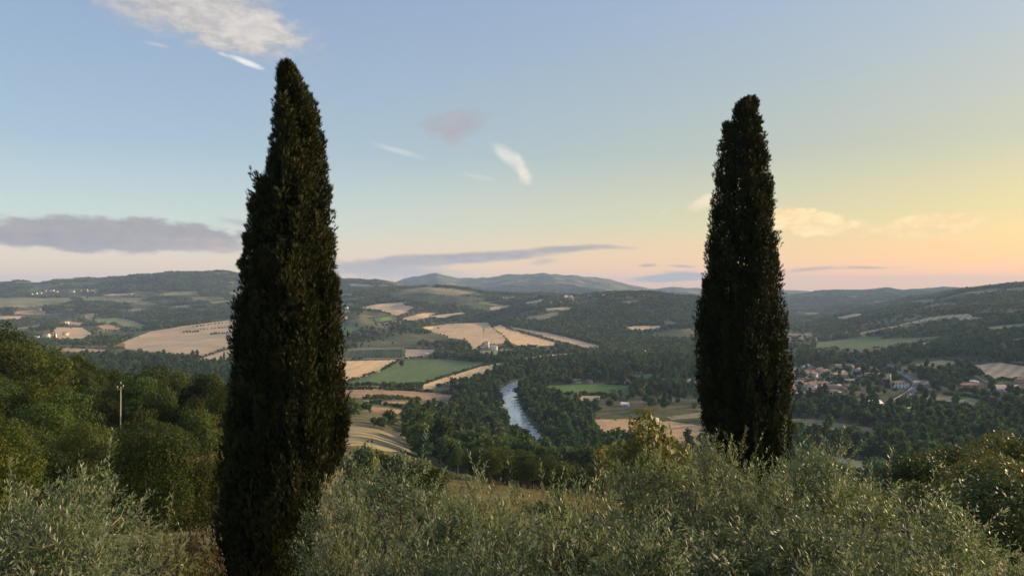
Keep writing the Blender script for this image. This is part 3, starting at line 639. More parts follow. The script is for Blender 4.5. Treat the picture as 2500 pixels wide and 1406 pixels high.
OPENS = [ # nearly treeless ground: outline, chance of a tree
    (VILL, .34), ([(2160, 893), (2185, 890), (2250, 925), (2245, 965), (2170, 1010), (2135, 1005), (2200, 950), (2190, 920)], .05),
    ([(2240, 872), (2540, 872), (2540, 985), (2330, 985), (2240, 965)], .42), ([(66, 704), (252, 704), (252, 722), (66, 724)], .06), ([(800, 745), (860, 745), (860, 785), (800, 785)], .4), ([(1220, 720), (1262, 720), (1262, 734), (1220, 734)], .1), ([(1168, 838), (1222, 838), (1222, 862), (1168, 862)], .12),
    ([(1395, 930), (1460, 930), (1460, 940), (1395, 940)], .1), ([(2360, 925), (2400, 925), (2400, 962), (2360, 962)], 0), ([(2425, 940), (2500, 940), (2500, 965), (2425, 965)], 0), ([(2240, 935), (2272, 935), (2272, 952), (2240, 952)], 0), ([(2440, 835), (2490, 835), (2490, 858), (2440, 858)], .1),
    ([(1470, 960), (1730, 960), (1730, 1050), (1470, 1050)], .40),
    ([(800, 940), (1130, 945), (1110, 1000), (990, 1030), (800, 1000)], .12),
    ([(1890, 805), (2010, 800), (2010, 845), (1890, 845)], .15),
    ([(60, 765), (260, 765), (260, 835), (60, 835)], .40),
    ([(880, 1070), (990, 1108), (1100, 1152), (1230, 1198), (1400, 1238), (1480, 1300), (800, 1300), (800, 1080)], 0.0),
    ([(800, 1000), (985, 1012), (985, 1060), (800, 1040)], .45),
    ([(1000, 700), (1200, 715), (1180, 740), (1000, 730)], .45),
]
def scatter(y0, y1, sp, dens, seed):
    g = np.random.default_rng(seed); pts = []
    for Y in np.arange(y0, y1, sp):
        n = int(Y * 2800 / F / sp); uu = np.linspace(-130, 2630, n) + g.uniform(-.5, .5, n) * 2760 / n
        yy = Y + g.uniform(-.5, .5, n) * sp; pts.append(np.stack([(uu - U0) / F * yy, yy], 1))
    P = np.concatenate(pts); x, y = P.T; z = zat(x, y); u, v = pix(x, y, z)
    keep = g.uniform(0, 1, len(x)) < dens(x, y, u, v)
    keep &= ~infield(u, v) & ~infield(u, v - 7.0 * F / y) & ~infield(u, v - 3.5 * F / y) & (riv_dist(x, y) > np.where(y < 700, 12.5, 15))
    pr = np.ones(len(x))
    for poly, c in OPENS: pr = np.where(pip(u, v, poly), c, pr)
    keep &= g.uniform(0, 1, len(x)) < pr
    keep &= seen(x, y, z, 9.0 if y0 < 3000 else 12)
    return x[keep], y[keep], z[keep]
# meshes shared by the trees
RIV_C = [crown('riverside_crown', 11.5 + k % 3, 4.6 + .5 * (k % 2), 1.6, 26, 1500, .95, M['river'], 40 + k, upright=.3, pointed=.3 * (k % 2)) for k in range(5)]
RIV_T = [trunk_mesh('riverside_trunk', 7, .28, M['bark'], 5, 2.6, 10, seed=k) for k in range(2)]
OAK_HI = [crown('oak_crown', 8.6, 4.3, 1.6, 30, 13000, .19, M['oak'], 60 + k) for k in range(4)]
OAK_LO = [crown('oak_crown_far', 9.2, 4.5, 1.8, 26, 6500, .29, M['oak'], 70 + k) for k in range(4)]
OAK_T = [trunk_mesh('oak_trunk', 5.5, .26, M['bark'], 7, 3.0, 7.6, seed=10 + k) for k in range(2)]
def lowtree(name, seed, H, Rad, n, ls, m_, many=1, spread=0.0, **kw):
    g = np.random.default_rng(seed); Vs, Fs, ts, off = [], [], [], 0
    for k in range(many):
        me = crown(name + '_tmp', H * g.uniform(.75, 1.1), Rad * g.uniform(.8, 1.15), H * .12, 9, n, ls, m_, seed * 31 + k, **kw)
        v = np.empty(len(me.vertices) * 3, np.float32); me.vertices.foreach_get('co', v); v = v.reshape(-1, 3)
        t = np.empty(len(v), np.float32); me.attributes['tint'].data.foreach_get('value', t)
        if many > 1: v = v + [g.normal() * spread, g.normal() * spread, g.uniform(-1, 0)]
        Vs.append(v); Fs.append(np.arange(len(v)).reshape(-1, 4) + off); ts.append(np.clip(t * .8 + g.uniform(-.1, .25), 0, 1)); off += len(v)
        bpy.data.meshes.remove(me)
    return mesh(name, np.concatenate(Vs), np.concatenate(Fs), tint=np.concatenate(ts), mats=[m_])
def stuff(name, label, pts, meshes, smin, smax, seed):
    """one woodland mass: instances of a few tree meshes on points (geometry nodes)"""
    g = np.random.default_rng(seed); x, y, z = pts; n = len(x)
    me = bpy.data.meshes.new(name); me.vertices.add(n); me.vertices.foreach_set('co', np.stack([x, y, z + CZ - .4], 1).astype(np.float32).ravel())
    for an, val in (('siz', g.uniform(smin, smax, n)), ('spin', g.uniform(0, 6.28, n))):
        a = me.attributes.new(an, 'FLOAT', 'POINT'); a.data.foreach_set('value', val.astype(np.float32))
    a = me.attributes.new('pick', 'INT', 'POINT'); a.data.foreach_set('value', g.integers(0, len(meshes), n).astype(np.int32))
    o = obj(name, me)
    coll = bpy.data.collections.new(name + '_kinds')
    for k, m_ in enumerate(meshes): coll.objects.link(bpy.data.objects.new('%s_kind_%02d' % (name, k), m_))
    tr = bpy.data.node_groups.new(name, 'GeometryNodeTree'); t = NT(tr)
    tr.interface.new_socket('Geometry', in_out='INPUT', socket_type='NodeSocketGeometry'); tr.interface.new_socket('Geometry', in_out='OUTPUT', socket_type='NodeSocketGeometry')
    gi = t.n('NodeGroupInput'); go = t.n('NodeGroupOutput')
    ci = t.n('GeometryNodeCollectionInfo', transform_space='RELATIVE'); ci.inputs[0].default_value = coll; ci.inputs[1].default_value = True; ci.inputs[2].default_value = True
    def att(nm, ty): return t.n('GeometryNodeInputNamedAttribute', data_type=ty, inp={0: nm}).outputs[0]
    rot = t.n('ShaderNodeCombineXYZ', inp={2: att('spin', 'FLOAT')}).outputs[0]
    ip = t.n('GeometryNodeInstanceOnPoints'); tr.links.new(gi.outputs[0], ip.inputs['Points']); tr.links.new(ci.outputs[0], ip.inputs['Instance'])
    ip.inputs['Pick Instance'].default_value = True; tr.links.new(att('pick', 'INT'), ip.inputs['Instance Index'])
    tr.links.new(rot, ip.inputs['Rotation']); tr.links.new(att('siz', 'FLOAT'), ip.inputs['Scale']); tr.links.new(ip.outputs[0], go.inputs[0])
    md = o.modifiers.new('woodland', 'NODES'); md.node_group = tr
    return struct(o, label, 'stuff')
def d_near(x, y, u, v):
    d = .55 + 1.3 * fbm(x / 90, y / 90, 3, 31)
    rd = riv_dist(x, y); d = np.where(rd < 75, 1.0, d)
    d = np.where((u < 620), .95, d)                                   # valley trees behind the left wood
    d = np.where(pip(u, v, [(1270, 850), (1720, 845), (1720, 935), (1300, 935)]), .85, d)
    d = np.where(pip(u, v, [(1890, 985), (2540, 985), (2540, 1130), (1890, 1150)]), .85, d)
    d = np.where(pip(u, v, [(985, 1000), (1215, 960), (1300, 1090), (1500, 1150), (1480, 1290), (1200, 1215), (1000, 1110)]), .95, d)
    d = np.where(pip(u, v, [(1160, 850), (1470, 855), (1300, 930), (1000, 880)]), .8, d)
    return d
def d_far(x, y, u, v):
    d = np.where(u < 1320, .60, .76) + 2.2 * fbm(x / 240, y / 240, 4, 33)
    return d
xn, yn, zn = scatter(175, 1480, 8.2, d_near, 5)
un = xn / yn * F + U0; ok = ~((yn < 620) & (un < 830)) & ~((yn < 225) & (un < 960)) & ~((yn < 430) & (un > 1490)); xn, yn, zn = xn[ok], yn[ok], zn[ok]
order = np.argsort(yn); ind = order[:300]; rest = order[300:]
RLAB = 'leafy tree packed in the dark wood along the river bank'
for k in ind:
    c = int(rng.integers(5)); s = rng.uniform(.8, 1.25)
    u_ = U0 + F * xn[k] / yn[k]
    v_ = V0 - F * zn[k] / yn[k]
    if yn[k] < 470 and 960 < u_ < 1490 and riv_dist(xn[k], yn[k]) > 40:
        s *= 1.30 if yn[k] > 330 else .98
        if rng.uniform() < .35: continue
    elif yn[k] < 600 and u_ > 1900: s *= 1.25
    if u_ < 960: lab = 'small tree on the terraces right of the left cypress'
    elif u_ < 1490:
        lab = 'leafy tree packed on the near side of the river wood, above the dry slope' if yn[k] < 330 else 'leafy tree packed on the left bank of the pale river' if u_ < 1250 + (v_ - 1000) * .55 else 'leafy tree packed on the right bank of the pale river'
    elif u_ < 1720: lab = 'leafy tree behind the fig tree, left of the right cypress'
    elif u_ < 1930: lab = 'leafy tree showing low behind the right cypress'
    elif u_ < 2200: lab = 'leafy tree in the dark belt between the two tan fields at right'
    else: lab = 'leafy tree in the dark belt behind the right-hand oaks'
    grp = lab.replace('tree', 'trees', 1)
    near_ = yn[k] < 330
    make_tree('riverside_tree', OAK_LO[c % 4] if near_ else RIV_C[c], RIV_T[c % 2], (xn[k], yn[k], zn[k] + CZ - .3), rng.uniform(0, 6.28), s, lab, grp, sz=s * rng.uniform(.85, 1.15))
print('near trees', len(xn), 'nearest 300 up to', yn[ind].max())
MID = [lowtree('valley_tree', 100 + k, 10 + k % 3, 4.4, 420, 1.5, M['river']) for k in range(4)] + [lowtree('poplar', 110, 15, 2.6, 380, 1.4, M['river'], pointed=.5)]
stuff('valley_woods', 'mass of trees filling the valley floor along river and fields', (xn[rest], yn[rest], zn[rest]), MID, .55, 1.5, 1)
p2 = scatter(1480, 3300, 11.5, d_far, 6)
LOW = [lowtree('wood_tree', 120 + k, 9.5, 5.2, 130, 2.5, M['far']) for k in range(4)]
stuff('hill_woods', 'dark woods covering the middle hills', p2, LOW, .55, 1.35, 2)
p3 = scatter(3300, 8200, 27, d_far, 8)
CL = [lowtree('wood_clump', 130 + k, 10, 6.5, 60, 3.8, M['far'], many=7, spread=10) for k in range(4)]
stuff('far_woods', 'distant woods on the far hills', p3, CL, .6, 1.35, 3)
def border_points():
    g = np.random.default_rng(17); out = []
    for poly in FPOLY:
        for (u1, v1), (u2, v2) in zip(poly, poly[1:] + poly[:1]):
            L = math.hypot(u2 - u1, v2 - v1); n = int(L / 3.2); on = g.uniform() < .62
            if not on or v1 > 1000: continue
            for k in range(n):
                if fbm(np.array([(u1 + k) * .05]), np.array([v1 * .05]), 2, 77)[0] < -.18: continue
                f = (k + g.uniform(0, 1)) / n; x, y, z = ground_at(u1 + (u2 - u1) * f, v1 + (v2 - v1) * f + g.normal() * .4, 600.); out.append((x, y, z))
    return tuple(np.array(out).T)
stuff('field_hedges', 'dark hedges and bushes along the borders of the far fields', border_points(), LOW[:3], .25, .62, 4)
print('woods', len(p2[0]), len(p3[0]))

def grass():
    g = np.random.default_rng(91); n = 26; P = np.stack([g.normal(0, .35, n), g.normal(0, .35, n), np.zeros(n)], 1); D = unit(np.stack([g.normal(0, .35, n), g.normal(0, .35, n), np.ones(n)], 1))
    ms = []
    for k in range(3):
        V_, F_ = blades(P + g.normal(0, .1, P.shape) * [1, 1, 0], D, unit(np.cross(D, g.normal(size=P.shape))), g.uniform(.25, .65, n), g.uniform(.03, .07, n), .35); ms.append(mesh('dry_tuft', V_, F_, tint=np.repeat(g.uniform(0, 1, n), 4), mats=[M['grass']]))
    m_ = 26000; y = np.sqrt(g.uniform(28 ** 2, 330 ** 2, m_)); u = g.uniform(780, 1560, m_); x = (u - U0) / F * y; z = zat(x, y); uu, v = pix(x, y, z)
    ok = ~infield(uu, v) & (v > 1060) & (g.uniform(0, 1, m_) < .75 + .9 * fbm(x / 12, y / 12, 3, 5)); return (x[ok], y[ok], z[ok]), ms
M['grass'] = leafmat('dry_grass_blade', (.10, .095, .040), (.26, .20, .10), trans=.2, objvar=.3, spec=.05)
gp_, gm_ = grass(); stuff('dry_grass', 'dry brown grass on the open slope below the riverside wood', gp_, gm_, .6, 1.5, 6)
# ------------------------------------------------------------------ the wood on the left slope
def wood_spots():
    g = np.random.default_rng(12); out = []
    for Y in np.arange(40, 196, 6.6):
        n = max(2, int(Y * 800 / F / 6.6))
        for k in range(n):
            u = -150 + 800 * (k + .5 + g.uniform(-.35, .35)) / n; y = Y + g.uniform(-2.2, 2.2)
            lim = np.interp(y, [38, 55, 80, 120, 200], [470, 520, 560, 600, 640])
            if u > lim: continue
            if abs(u - 293) < 26 and 66 < y < 112: continue        # gap in front of the pole
            x = (u - U0) / F * y; out.append((x, y, float(zat(x, y)), u))
    return out
WS = wood_spots()
zz = np.array([w[2] for w in WS]); vis = seen(np.array([w[0] for w in WS]), np.array([w[1] for w in WS]), zz, 9)
WS = [w for w, q in zip(WS, vis) if q]; print('wood', len(WS))
for k, (x, y, z, u) in enumerate(WS):
    near = y < 95; me = (OAK_HI if near else OAK_LO)[int(rng.integers(4))]
    want = np.interp(u, [-150, 0, 60, 120, 300, 600], [13.5, 13.2, 12.0, 10.2, 9.6, 9.4]) if y > 120 else np.interp(y, [40, 70, 120], [6.6, 8.2, 9.4])
    s = want / 9.0 * rng.uniform(.78, 1.16)
    lab = ('oak crowding the near edge of the dark wood on the left slope' if y < 62 else 'oak in the middle of the dark wood on the left slope' if y < 120 else 'oak on the skyline edge of the wood on the left slope')
    make_tree('oak_tree', me, OAK_T[k % 2], (x, y, z + CZ - .2), rng.uniform(0, 6.28), s * .84, lab, lab.replace('oak', 'oaks'), sz=s)

def bare_branch(seed):
    g = np.random.default_rng(seed); paths, rad = [], []
    for k in range(7):
        t = np.linspace(0, 1, 6)[:, None]; d = unit(np.array([g.normal(), g.normal(), g.uniform(.2, .9)])); L = g.uniform(1.2, 2.6)
        p = d * L * t + np.cumsum(g.normal(size=(6, 3)) * .10, 0) * t; paths.append(p); rad.append(.035 * (1.05 - t[:, 0]) + .004)
        for w in range(3):
            j = int(g.integers(2, 5)); e = unit(d + g.normal(size=3) * .7) * L * g.uniform(.25, .5); paths.append(p[j] + e * np.linspace(0, 1, 4)[:, None]); rad.append(np.array([.016, .012, .008, .004]))
    V, Fq = tubes(paths, rad, 4); return mesh('bare_branch', V, Fq, smooth=True, mats=[M['deadtwig']])
BARE = [bare_branch(500 + k) for k in range(4)]
oaks = sorted([o for o in bpy.data.objects if o.name.startswith('oak_tree')], key=lambda o: o.location.y)
for k in range(26):
    o = oaks[int(k * 2.3)]; a = rng.uniform(3.4, 6.0); q = obj('bare_branch', BARE[k % 4], o, (math.cos(a) * 3.4, math.sin(a) * 3.4, rng.uniform(5.2, 7.6)), rng.uniform(0, 6.28), (.55, .55, .55))
# ------------------------------------------------------------------ pole in the wood
def build_pole():
    x, Y = (293 - U0) / F * 112, 112.0; zt = (V0 - 938) / F * Y; z0 = float(zat(x, Y)); h = zt - z0
    root = tag(obj('utility_pole', None, None, (x, Y, z0 + CZ)), 'thin pale utility pole rising out of the left wood', 'utility pole')
    t = np.linspace(0, 1, 5)
    V, Fq = tubes([np.stack([.10 * t, 0 * t, t * h - .3], 1)], [.12 - .05 * t], 8)
    obj('pole', mesh('pole', V, Fq, smooth=True, mats=[M['pole']]), root)
    V, Fq = tubes([[(-.45, 0, h - .75), (.1, 0, h - .7), (.5, 0, h - .55)]], [[.06] * 3], 4); obj('crossarm', mesh('crossarm', V, Fq, mats=[M['pole']]), root)
    ins = None
    for dx, dz in ((-.38, -.55), (.1, .05), (.45, -.38)):
        V, Fq = tubes([[(0, 0, 0), (0, 0, .12), (0, 0, .2), (0, 0, .32)]], [[.03, .11, .06, .10]], 7)
        ins = ins or mesh('insulator', V, Fq, smooth=True, mats=[M['pole']]); obj('insulator', ins, root, (dx, 0, h + dz))
M['pole'] = plain('pale_painted_concrete', (.50, .45, .34), .7, .1, 2)
build_pole()

# ------------------------------------------------------------------ cypresses
def cypress(name, Y, outline, columns, holes, m_, seed, label, base_u, nplume, sprigs=50, spurs=()):
    """outline: (v, left u, right u) of the whole tree; columns: upright leaders (apex u, v, foot u, v, half width px, depth m)"""
    g = np.random.default_rng(seed); px = Y / F
    ov = np.array([o[0] for o in outline]); ol = np.array([o[1] for o in outline]); orr = np.array([o[2] for o in outline])
    xb = (base_u - U0) * px; zb = float(zat(xb, Y)); root = tag(obj(name, None, None, (xb, Y, zb + CZ)), label, 'cypress tree', 'tall cypresses')
    PB, PD, PL, PR, PT = [], [], [], [], []
    def plumes(v, u, d, out, n, k):
        PB.append(np.stack([(u - U0) * px - xb, d, (V0 - v) * px - zb], 1))
        PD.append(unit(out * g.uniform(.04, .26, n)[:, None] + [0, 0, 1] + g.normal(size=(n, 3)) * .06))
        PL.append(g.uniform(.35, .95, n) * k); PR.append(g.uniform(.05, .14, n)); PT.append(np.clip(g.normal(.42, .34, n), 0, 1))
    # the envelope: upright sprays all round the traced shape
    n = int(nplume * .55); cv = np.cumsum(np.interp(np.arange(ov[0], ov[-1]), ov, orr - ol)); vv_ = ov[0] + 4 + np.searchsorted(cv, g.uniform(0, cv[-1], n)); th = g.uniform(0, 2 * np.pi, n)
    L_, R_ = np.interp(vv_, ov, ol), np.interp(vv_, ov, orr); hw_ = (R_ - L_) / 2; rho = g.uniform(.35, 1, n) ** .5
    rho *= .72 + .48 * (vnoise(th * 1.9 + seed, vv_ / 75.0, seed) * .6 + vnoise(th * 4.5, vv_ / 38.0, seed + 4) * .4) * np.clip((vv_ - ov[0]) / 150, .2, 1) + .1 * (1 - np.clip((vv_ - ov[0]) / 150, .2, 1))
    inset = np.clip((hw_ - 10) / np.maximum(hw_, 1), .1, 1)
    plumes(vv_, (L_ + R_) / 2 + hw_ * np.where(g.uniform(0, 1, n) < .10, 1.12, 1.0) * inset * rho * np.cos(th), hw_ * inset * px * rho * np.sin(th), np.stack([np.cos(th), np.sin(th), 0 * th], 1), n, np.clip((vv_ - ov[0]) / 120, .35, 1))
    area = np.array([(c[3] - c[1]) * c[4] for c in columns], float); cnt = (nplume * .45 * area / area.sum()).astype(int)
    for c, n in zip(columns, cnt):      # the leaders that stand proud of it
        au, av, fu, fv, hw, dep = c; t = g.uniform(0, 1, n) ** .85; th = g.uniform(0, 2 * np.pi, n)
        w = hw * np.minimum(1, (t / .6)) ** .7 * np.where(t > .8, 1 - (t - .8) * .9, 1); rho = g.uniform(.6, 1.0, n) ** .5; v = av + (fv - av) * t
        L_, R_ = np.interp(v, ov, ol), np.interp(v, ov, orr)
        u = np.clip(au + (fu - au) * t + w * rho * np.cos(th), L_ + 4 + g.uniform(0, 8, n), R_ - 4 - g.uniform(0, 8, n))
        plumes(v, u, dep + w * px * rho * np.sin(th), np.stack([np.cos(th), np.sin(th), 0 * th], 1), n, np.clip(.4 + t, .4, 1))
    for (u, v, du, ln) in spurs:
        k = 8; PB.append(np.stack([(np.full(k, u) + g.normal(0, 3, k) - U0) * px - xb, g.normal(0, .06, k), (V0 - v) * px - zb - g.uniform(0, .2, k)], 1))
        PD.append(unit(np.tile([du, 0, 1.], (k, 1)) + g.normal(size=(k, 3)) * .12)); PL.append(np.full(k, ln) * g.uniform(.6, 1, k)); PR.append(np.full(k, .055)); PT.append(np.full(k, .5))
    B, D, L, Rr, T = map(np.concatenate, (PB, PD, PL, PR, PT)); n = len(B)
    # sprigs up each plume
    i = np.repeat(np.arange(n), sprigs); s = g.uniform(0, 1, len(i)); a = g.uniform(0, 2 * np.pi, len(i))
    A1 = unit(np.cross(D, [1., .3, 0])); A2 = np.cross(D, A1)
    prof = np.sin(np.pi * np.clip(s, .02, 1) ** .75) ** .6 * .9 + .1
    rad = (A1[i] * np.cos(a)[:, None] + A2[i] * np.sin(a)[:, None])
    P = B[i] + D[i] * (L[i] * (s - .35))[:, None] + rad * (Rr[i] * prof * np.sqrt(g.uniform(.15, 1, len(i))))[:, None]
    dirv = unit(D[i] * 1.0 + rad * .5 + g.normal(size=P.shape) * .2)
    # gaps through which the sky shows
    uu = (P[:, 0] + xb) / px + U0; vv = V0 - (P[:, 2] + zb) / px; keep = np.ones(len(P), bool)
    for hu, hv, hr, ha in holes: keep &= ((uu - hu) / hr) ** 2 + ((vv - hv) / (hr * ha)) ** 2 > g.uniform(.5, 1.15, len(P))
    Lo, Ro = np.interp(vv, ov, ol), np.interp(vv, ov, orr)
    ex = np.where(vv < ov[0] + 70, 2, np.where(g.uniform(0, 1, n)[i] < .28, 11, 4)); keep &= (uu > Lo - ex) & (uu < Ro + ex) & (vv > ov[0] - 1) | (np.arange(len(P)) >= len(P) - 8 * len(spurs) * sprigs)
    P, dirv, i = P[keep], dirv[keep], i[keep]; N = unit(np.cross(dirv, g.normal(size=P.shape))); S = np.cross(dirv, N); q = len(P)
    ls = g.uniform(.07, .15, q); V0_, F0_ = blades(P, dirv, N, ls, ls * .20, .5)
    Vs, T3 = [V0_], []; off = len(V0_)
    for sgn, f in ((1, .25), (-1, .42)):     # two side tips, one triangle each
        p0 = P + dirv * (ls * f)[:, None]; d_ = unit(dirv + S * sgn * .7)
        Vs.append(np.stack([p0 - dirv * (ls * .09)[:, None], p0 + dirv * (ls * .09)[:, None], p0 + d_ * (ls * .6)[:, None]], 1).reshape(-1, 3)); T3.append(np.arange(q * 3).reshape(-1, 3) + off); off += q * 3
    tt = np.clip(T[i] + g.normal(0, .10, q), 0, 1); tt = np.concatenate([np.repeat(tt, 4), np.repeat(tt, 3), np.repeat(tt, 3)])
    obj('crown', mesh(name + '_crown', np.concatenate(Vs), F0_, np.concatenate(T3), tint=tt, mats=[m_]), root)
    # trunk and the upright limbs inside
    zt = (V0 - columns[0][1]) * px - zb; t = np.linspace(0, 1, 8); topx = (columns[0][0] - U0) * px - xb
    paths = [np.stack([topx * t ** 1.2, 0 * t, t * zt * .93 - .3], 1)]; rads = [.24 * (1.05 - t) + .01]
    for c in columns[1:]:
        cx, zx = (c[0] - U0) * px - xb, (V0 - c[1]) * px - zb
        paths.append(np.stack([cx * t ** .7, c[5] * t ** .6, .6 + t * (zx * .92 - .6)], 1)); rads.append(.10 * (1.05 - t) + .01)
    V_, F_ = tubes(paths, rads, 7); obj('trunk', mesh(name + '_trunk', V_, F_, smooth=True, mats=[M['bark']]), root)
    return root
LO = [(155, 694, 704), (180, 680, 722), (200, 677, 737), (235, 676, 748), (260, 674, 760), (300, 671, 768), (350, 669, 776), (400, 666, 784), (430, 664, 788), (448, 652, 790), (466, 634, 792), (484, 622, 794), (520, 615, 798), (560, 611, 796), (600, 611, 804), (640, 606, 807), (680, 605, 813), (705, 608, 816), (722, 597, 817), (750, 580, 819), (780, 574, 823), (820, 567, 827), (900, 567, 828), (940, 566, 830), (980, 561, 835), (1020, 559, 843), (1060, 557, 844), (1100, 556, 836), (1150, 552, 815), (1200, 548, 795), (1300, 543, 765), (1406, 540, 740), (1460, 570, 720)]
LC = [(700, 156, 690, 1440, 80, 0.0), (750, 232, 770, 1180, 62, .35), (712, 268, 735, 1200, 66, -.55), (655, 395, 625, 1200, 62, -.1), (612, 700, 596, 1440, 50, .1), (690, 610, 660, 1430, 66, -.75), (790, 560, 805, 1180, 40, .0), (740, 700, 745, 1350, 70, -.7), (640, 780, 605, 1440, 60, -.5)]
cypress('cypress_tree', 16.0, LO, LC, [(690, 610, 9, 1.8), (776, 607, 5, 1.3), (722, 590, 4, 1.6), (733, 550, 4, 2), (755, 373, 4, 1)], M['cypress'], 3, 'taller cypress with a side spire standing at left, in front of the wood', 640, 4400, spurs=[(642, 475, -.24, .95), (650, 470, -.15, .6), (612, 582, -1.6, .22), (604, 640, -1.6, .24), (700, 192, -.05, .42), (690, 196, -.2, .3), (722, 200, .1, .3), (607, 730, -.1, .5), (622, 500, -.12, .5), (812, 700, .15, .35), (840, 1030, .2, .4)])
RO = [(240, 1836, 1848), (255, 1797, 1846), (280, 1791, 1851), (300, 1786, 1856), (322, 1771, 1860), (350, 1763, 1866), (400, 1757, 1870), (430, 1750, 1872), (460, 1748, 1880), (500, 1744, 1885), (550, 1738, 1886), (600, 1733, 1890), (650, 1728, 1896), (680, 1722, 1899), (720, 1717, 1899), (755, 1712, 1900), (780, 1702, 1904), (820, 1701, 1901), (860, 1702, 1909), (900, 1706, 1916), (940, 1710, 1920), (980, 1715, 1919), (1020, 1716, 1916), (1060, 1718, 1913), (1100, 1735, 1910), (1140, 1775, 1906), (1180, 1830, 1900), (1215, 1855, 1890)]
RC = [(1842, 242, 1850, 1190, 72, 0.0), (1812, 250, 1790, 1080, 68, -.3), (1778, 310, 1745, 1060, 50, .1), (1868, 440, 1888, 1170, 42, .1), (1735, 690, 1730, 1050, 34, 0.0), (1830, 520, 1840, 1130, 74, -.6), (1880, 640, 1885, 1190, 40, -.3)]
cypress('cypress_tree', 22.0, RO, RC, [(1772, 500, 5, 1.3), (1790, 470, 4, 1.3), (1805, 512, 4, 2), (1772, 545, 6, 1.4), (1800, 530, 3, 2), (1768, 478, 3, 1), (1805, 555, 3, 1.6)], M['cypress2'], 4, 'dark solid cypress standing at right between river and village', 1875, 3700, sprigs=45, spurs=[(1774, 318, -.1, .35), (1800, 268, -.05, .25), (1838, 262, .22, .42), (1815, 262, -.05, .34), (1866, 380, .1, .3), (1745, 520, -.12, .35), (1725, 690, -.1, .3), (1876, 462, .25, .45), (1706, 800, -.1, .4), (1903, 790, .12, .4)])

